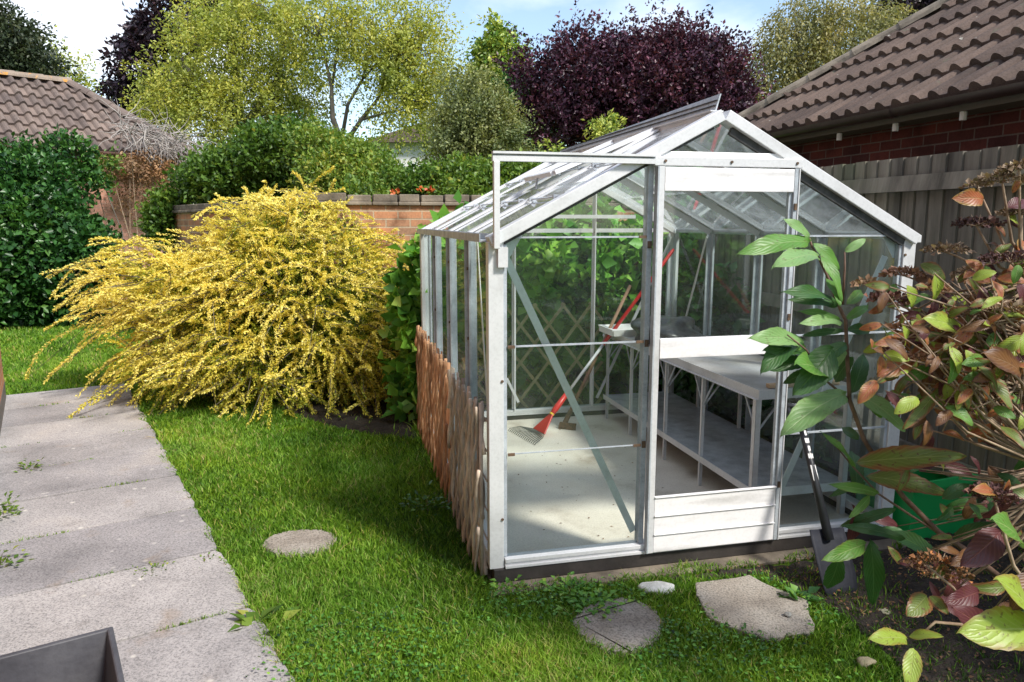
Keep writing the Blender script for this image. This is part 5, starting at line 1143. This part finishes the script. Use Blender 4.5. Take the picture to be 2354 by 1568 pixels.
# lacecap hydrangea
def hydrangea():
    base = np.array([1.75, 2.0, 0.]); root = thing('hydrangea_bush', 'autumn hydrangea with dried brown flower heads filling the right edge', 'shrub', base)
    LV = Leaves(); m = MB(); heads = []
    hl = [(2247, 505, 2.0, .055, 0), (2306, 403, 1.95, .06, 1), (2345, 378, 1.9, .045, 1), (2247, 421, 2.1, .03, 1), (2176, 565, 2.0, .055, 1), (2324, 586, 1.9, .06, 0), (2078, 621, 2.1, .05, 2), (2046, 678, 2.0, .055, 0), (1990, 646, 2.1, .035, 1), (2148, 656, 1.95, .04, 2),
          (2085, 748, 2.0, .04, 2), (2284, 1127, 1.8, .055, 0), (2160, 1292, 1.9, .075, 3), (2330, 700, 1.85, .05, 1), (2240, 620, 2.1, .05, 1), (2350, 480, 2.0, .05, 1), (2120, 820, 1.9, .035, 2)]
    crownpt = D(2520, 1050, 1.95)
    stems = [base, np.array([1.7, 2.0, .4]), crownpt]
    m.tube([s-base for s in stems], [.016, .014, .012], 7)
    jn = [D(2400, 900, 1.95), D(2380, 780, 1.9), D(2420, 1080, 1.85), D(2400, 640, 2.0)]
    for j in jn: m.tube([crownpt-base, (crownpt+j)/2+[0, 0, .02]-base, j-base], [.008, .007, .006], 6)
    for (u, v, y, r_, k_) in hl:
        p = D(u, v, y)-[0, 0, r_*.3]; j = jn[int(np.argmin([np.linalg.norm(q-p) for q in jn]))]; md = (p+j)/2+np.array([R.uniform(-.03, .03), 0, -.05+R.uniform(-.02, .04)])
        m.tube([j-base, (j+md)/2-base+[0, 0, -.01], md-base, p-base], [.0055, .0045, .004, .0028], 6)
        for q in range(10): e = p+rvec(1)[0]*[r_*.8, r_*.8, r_*.3]+[0, 0, r_*.3]; m.tube([p-base, e-base], [.0018, .001], 4)
        heads.append((p, r_, k_))
        for q in range(2):
            t = R.uniform(.25, .9); a = md*(1-t)+p*t; e = a+np.array([R.uniform(-.10, .09), R.uniform(-.06, .03), R.uniform(-.07, .04)]); LV.add(a, e, R.uniform(.45, .62), R.choice([4, 4, 3, 5, 7, 6, 8]), facing(1.4), droop=.2)
    big = [((2110, 822), (2022, 862), .5, 5, 1.95), ((2180, 1275), (2280, 1235), .0, 6, 1.8), ((2300, 1222), (2216, 1300), .62, 6, 1.75), ((2345, 1250), (2290, 1190), .62, 8, 1.7), ((2400, 1450), (2216, 1450), .50, 3, 1.45), ((2370, 1420), (2305, 1330), .6, 3, 1.45), ((2372, 1320), (2330, 1400), .6, 7, 1.5),
           ((2130, 1370), (2090, 1415), .7, 4, 1.8), ((2138, 1370), (2180, 1410), .6, 4, 1.8), ((2085, 1470), (2003, 1466), .42, 3, 1.75), ((2090, 1462), (2165, 1460), .42, 3, 1.75), ((2100, 1490), (2090, 1585), .55, 3, 1.7), ((2250, 1360), (2180, 1385), .5, 6, 1.8), ((2290, 1480), (2200, 1395), .4, 6, 1.75), ((2260, 1190), (2330, 1130), .5, 6, 1.85),
           ((2200, 1160), (2310, 1200), .4, 8, 2.1), ((2190, 1240), (2290, 1200), .4, 2, 2.1), ((2160, 960), (2250, 930), .45, 4, 1.9), ((2270, 870), (2330, 940), .55, 4, 1.85), ((2150, 905), (2080, 985), .3, 4, 1.9), ((2350, 860), (2270, 810), .5, 7, 1.8), ((2300, 980), (2360, 1030), .5, 4, 1.8), ((2210, 760), (2130, 730), .5, 3, 1.9), ((2150, 640), (2080, 700), .0, 3, 1.9)]
    for a, b, wr, mi, y in big:
        if wr: LV.add(D(*a, y), D(*b, y-.06), wr, mi, facing(.7), droop=.12)
    # dense mixed leaves around the twigs
    for k in range(560):
        u = R.triangular(1990, 2400, 2290); lo = 575+max(0, (2200-u))*.35; v = R.triangular(lo, 1010, 800)
        if u < 2060 and v > 900: continue
        y = R.uniform(1.8, 2.3); p = D(u, v, y); an = R.uniform(0, 2*pi); L_ = R.uniform(.03, .075); e = p+np.array([cos(an)*L_, R.uniform(-.04, .02), sin(an)*L_*.8-.02])
        LV.add(p, e, R.uniform(.42, .62), R.choice([4, 4, 4, 3, 3, 7, 7, 5, 5, 6, 8]), facing(1.6), droop=.2)
        if k % 2 == 0: j = jn[R.randrange(4)]; m.tube([j-base, (j+p)/2+rvec(1)[0]*.05-base, p-base], [.004, .003, .0018], 5)
    for k in range(60):   # lower sparse dark leaves in the shade of the bed
        u = R.uniform(2060, 2400); v = R.uniform(1000, 1420); y = R.uniform(1.9, 2.5); p = D(u, v, y); an = R.uniform(0, 2*pi); L_ = R.uniform(.06, .12); e = p+np.array([cos(an)*L_, R.uniform(-.04, .02), sin(an)*L_*.7])
        LV.add(p, e, R.uniform(.4, .6), R.choice([2, 2, 4, 6, 7]), facing(1.4), droop=.2)
        m.tube([p-base, (p+crownpt)/2-base+[0, 0, -.05], crownpt-base], [.0015, .003, .004], 4)
    for l in [[(2320, 1430), (2240, 1420), (2190, 1350), (2130, 1300)], [(2400, 1490), (2250, 1440), (2150, 1430), (2105, 1470)], [(2400, 1400), (2330, 1300), (2300, 1200), (2284, 1140)]]:
        m.tube([D(u, v, 1.78)-base for u, v in l], [.005, .0045, .004, .003], 6)
    m.build('stem', M['stem2'], root, smooth=True)
    LV.build('foliage', root, base)
    cols = {0: [(0, (.030, .014, .012)), (.6, (.085, .035, .035)), (1, (.20, .10, .08))], 1: [(0, (.09, .05, .035)), (.6, (.25, .16, .10)), (1, (.46, .34, .23))], 2: [(0, (.09, .045, .03)), (.5, (.24, .13, .08)), (1, (.55, .33, .24))], 3: [(0, (.06, .03, .015)), (.7, (.18, .10, .05)), (1, (.55, .22, .08))]}
    mats_ = {k: m_leaf('dried_florets_%d' % k, v, .15, .8) for k, v in cols.items()}
    for p, r_, k_ in heads:
        n = int(520*(r_/.05)**1.3); dd = rvec(n); dd[:, 2] = np.abs(dd[:, 2])*.7; Q = p+dd*[r_*1.1, r_*1.1, r_*.55]*(.55+.45*rng.random((n, 1)))
        big_ = rng.random(n) < .10; ln = np.where(big_, .016, .0062)*(.7+.6*rng.random(n))
        o = leafmesh('flower_head', Q, unit(dd+rvec(n)*.7), rvec(n)+[0, -.4, .6], ln, ln*.85, .45+.25*rng.normal(size=n)+.2*big_, mats_[k_], root); o.location = tuple(-base)
hydrangea()
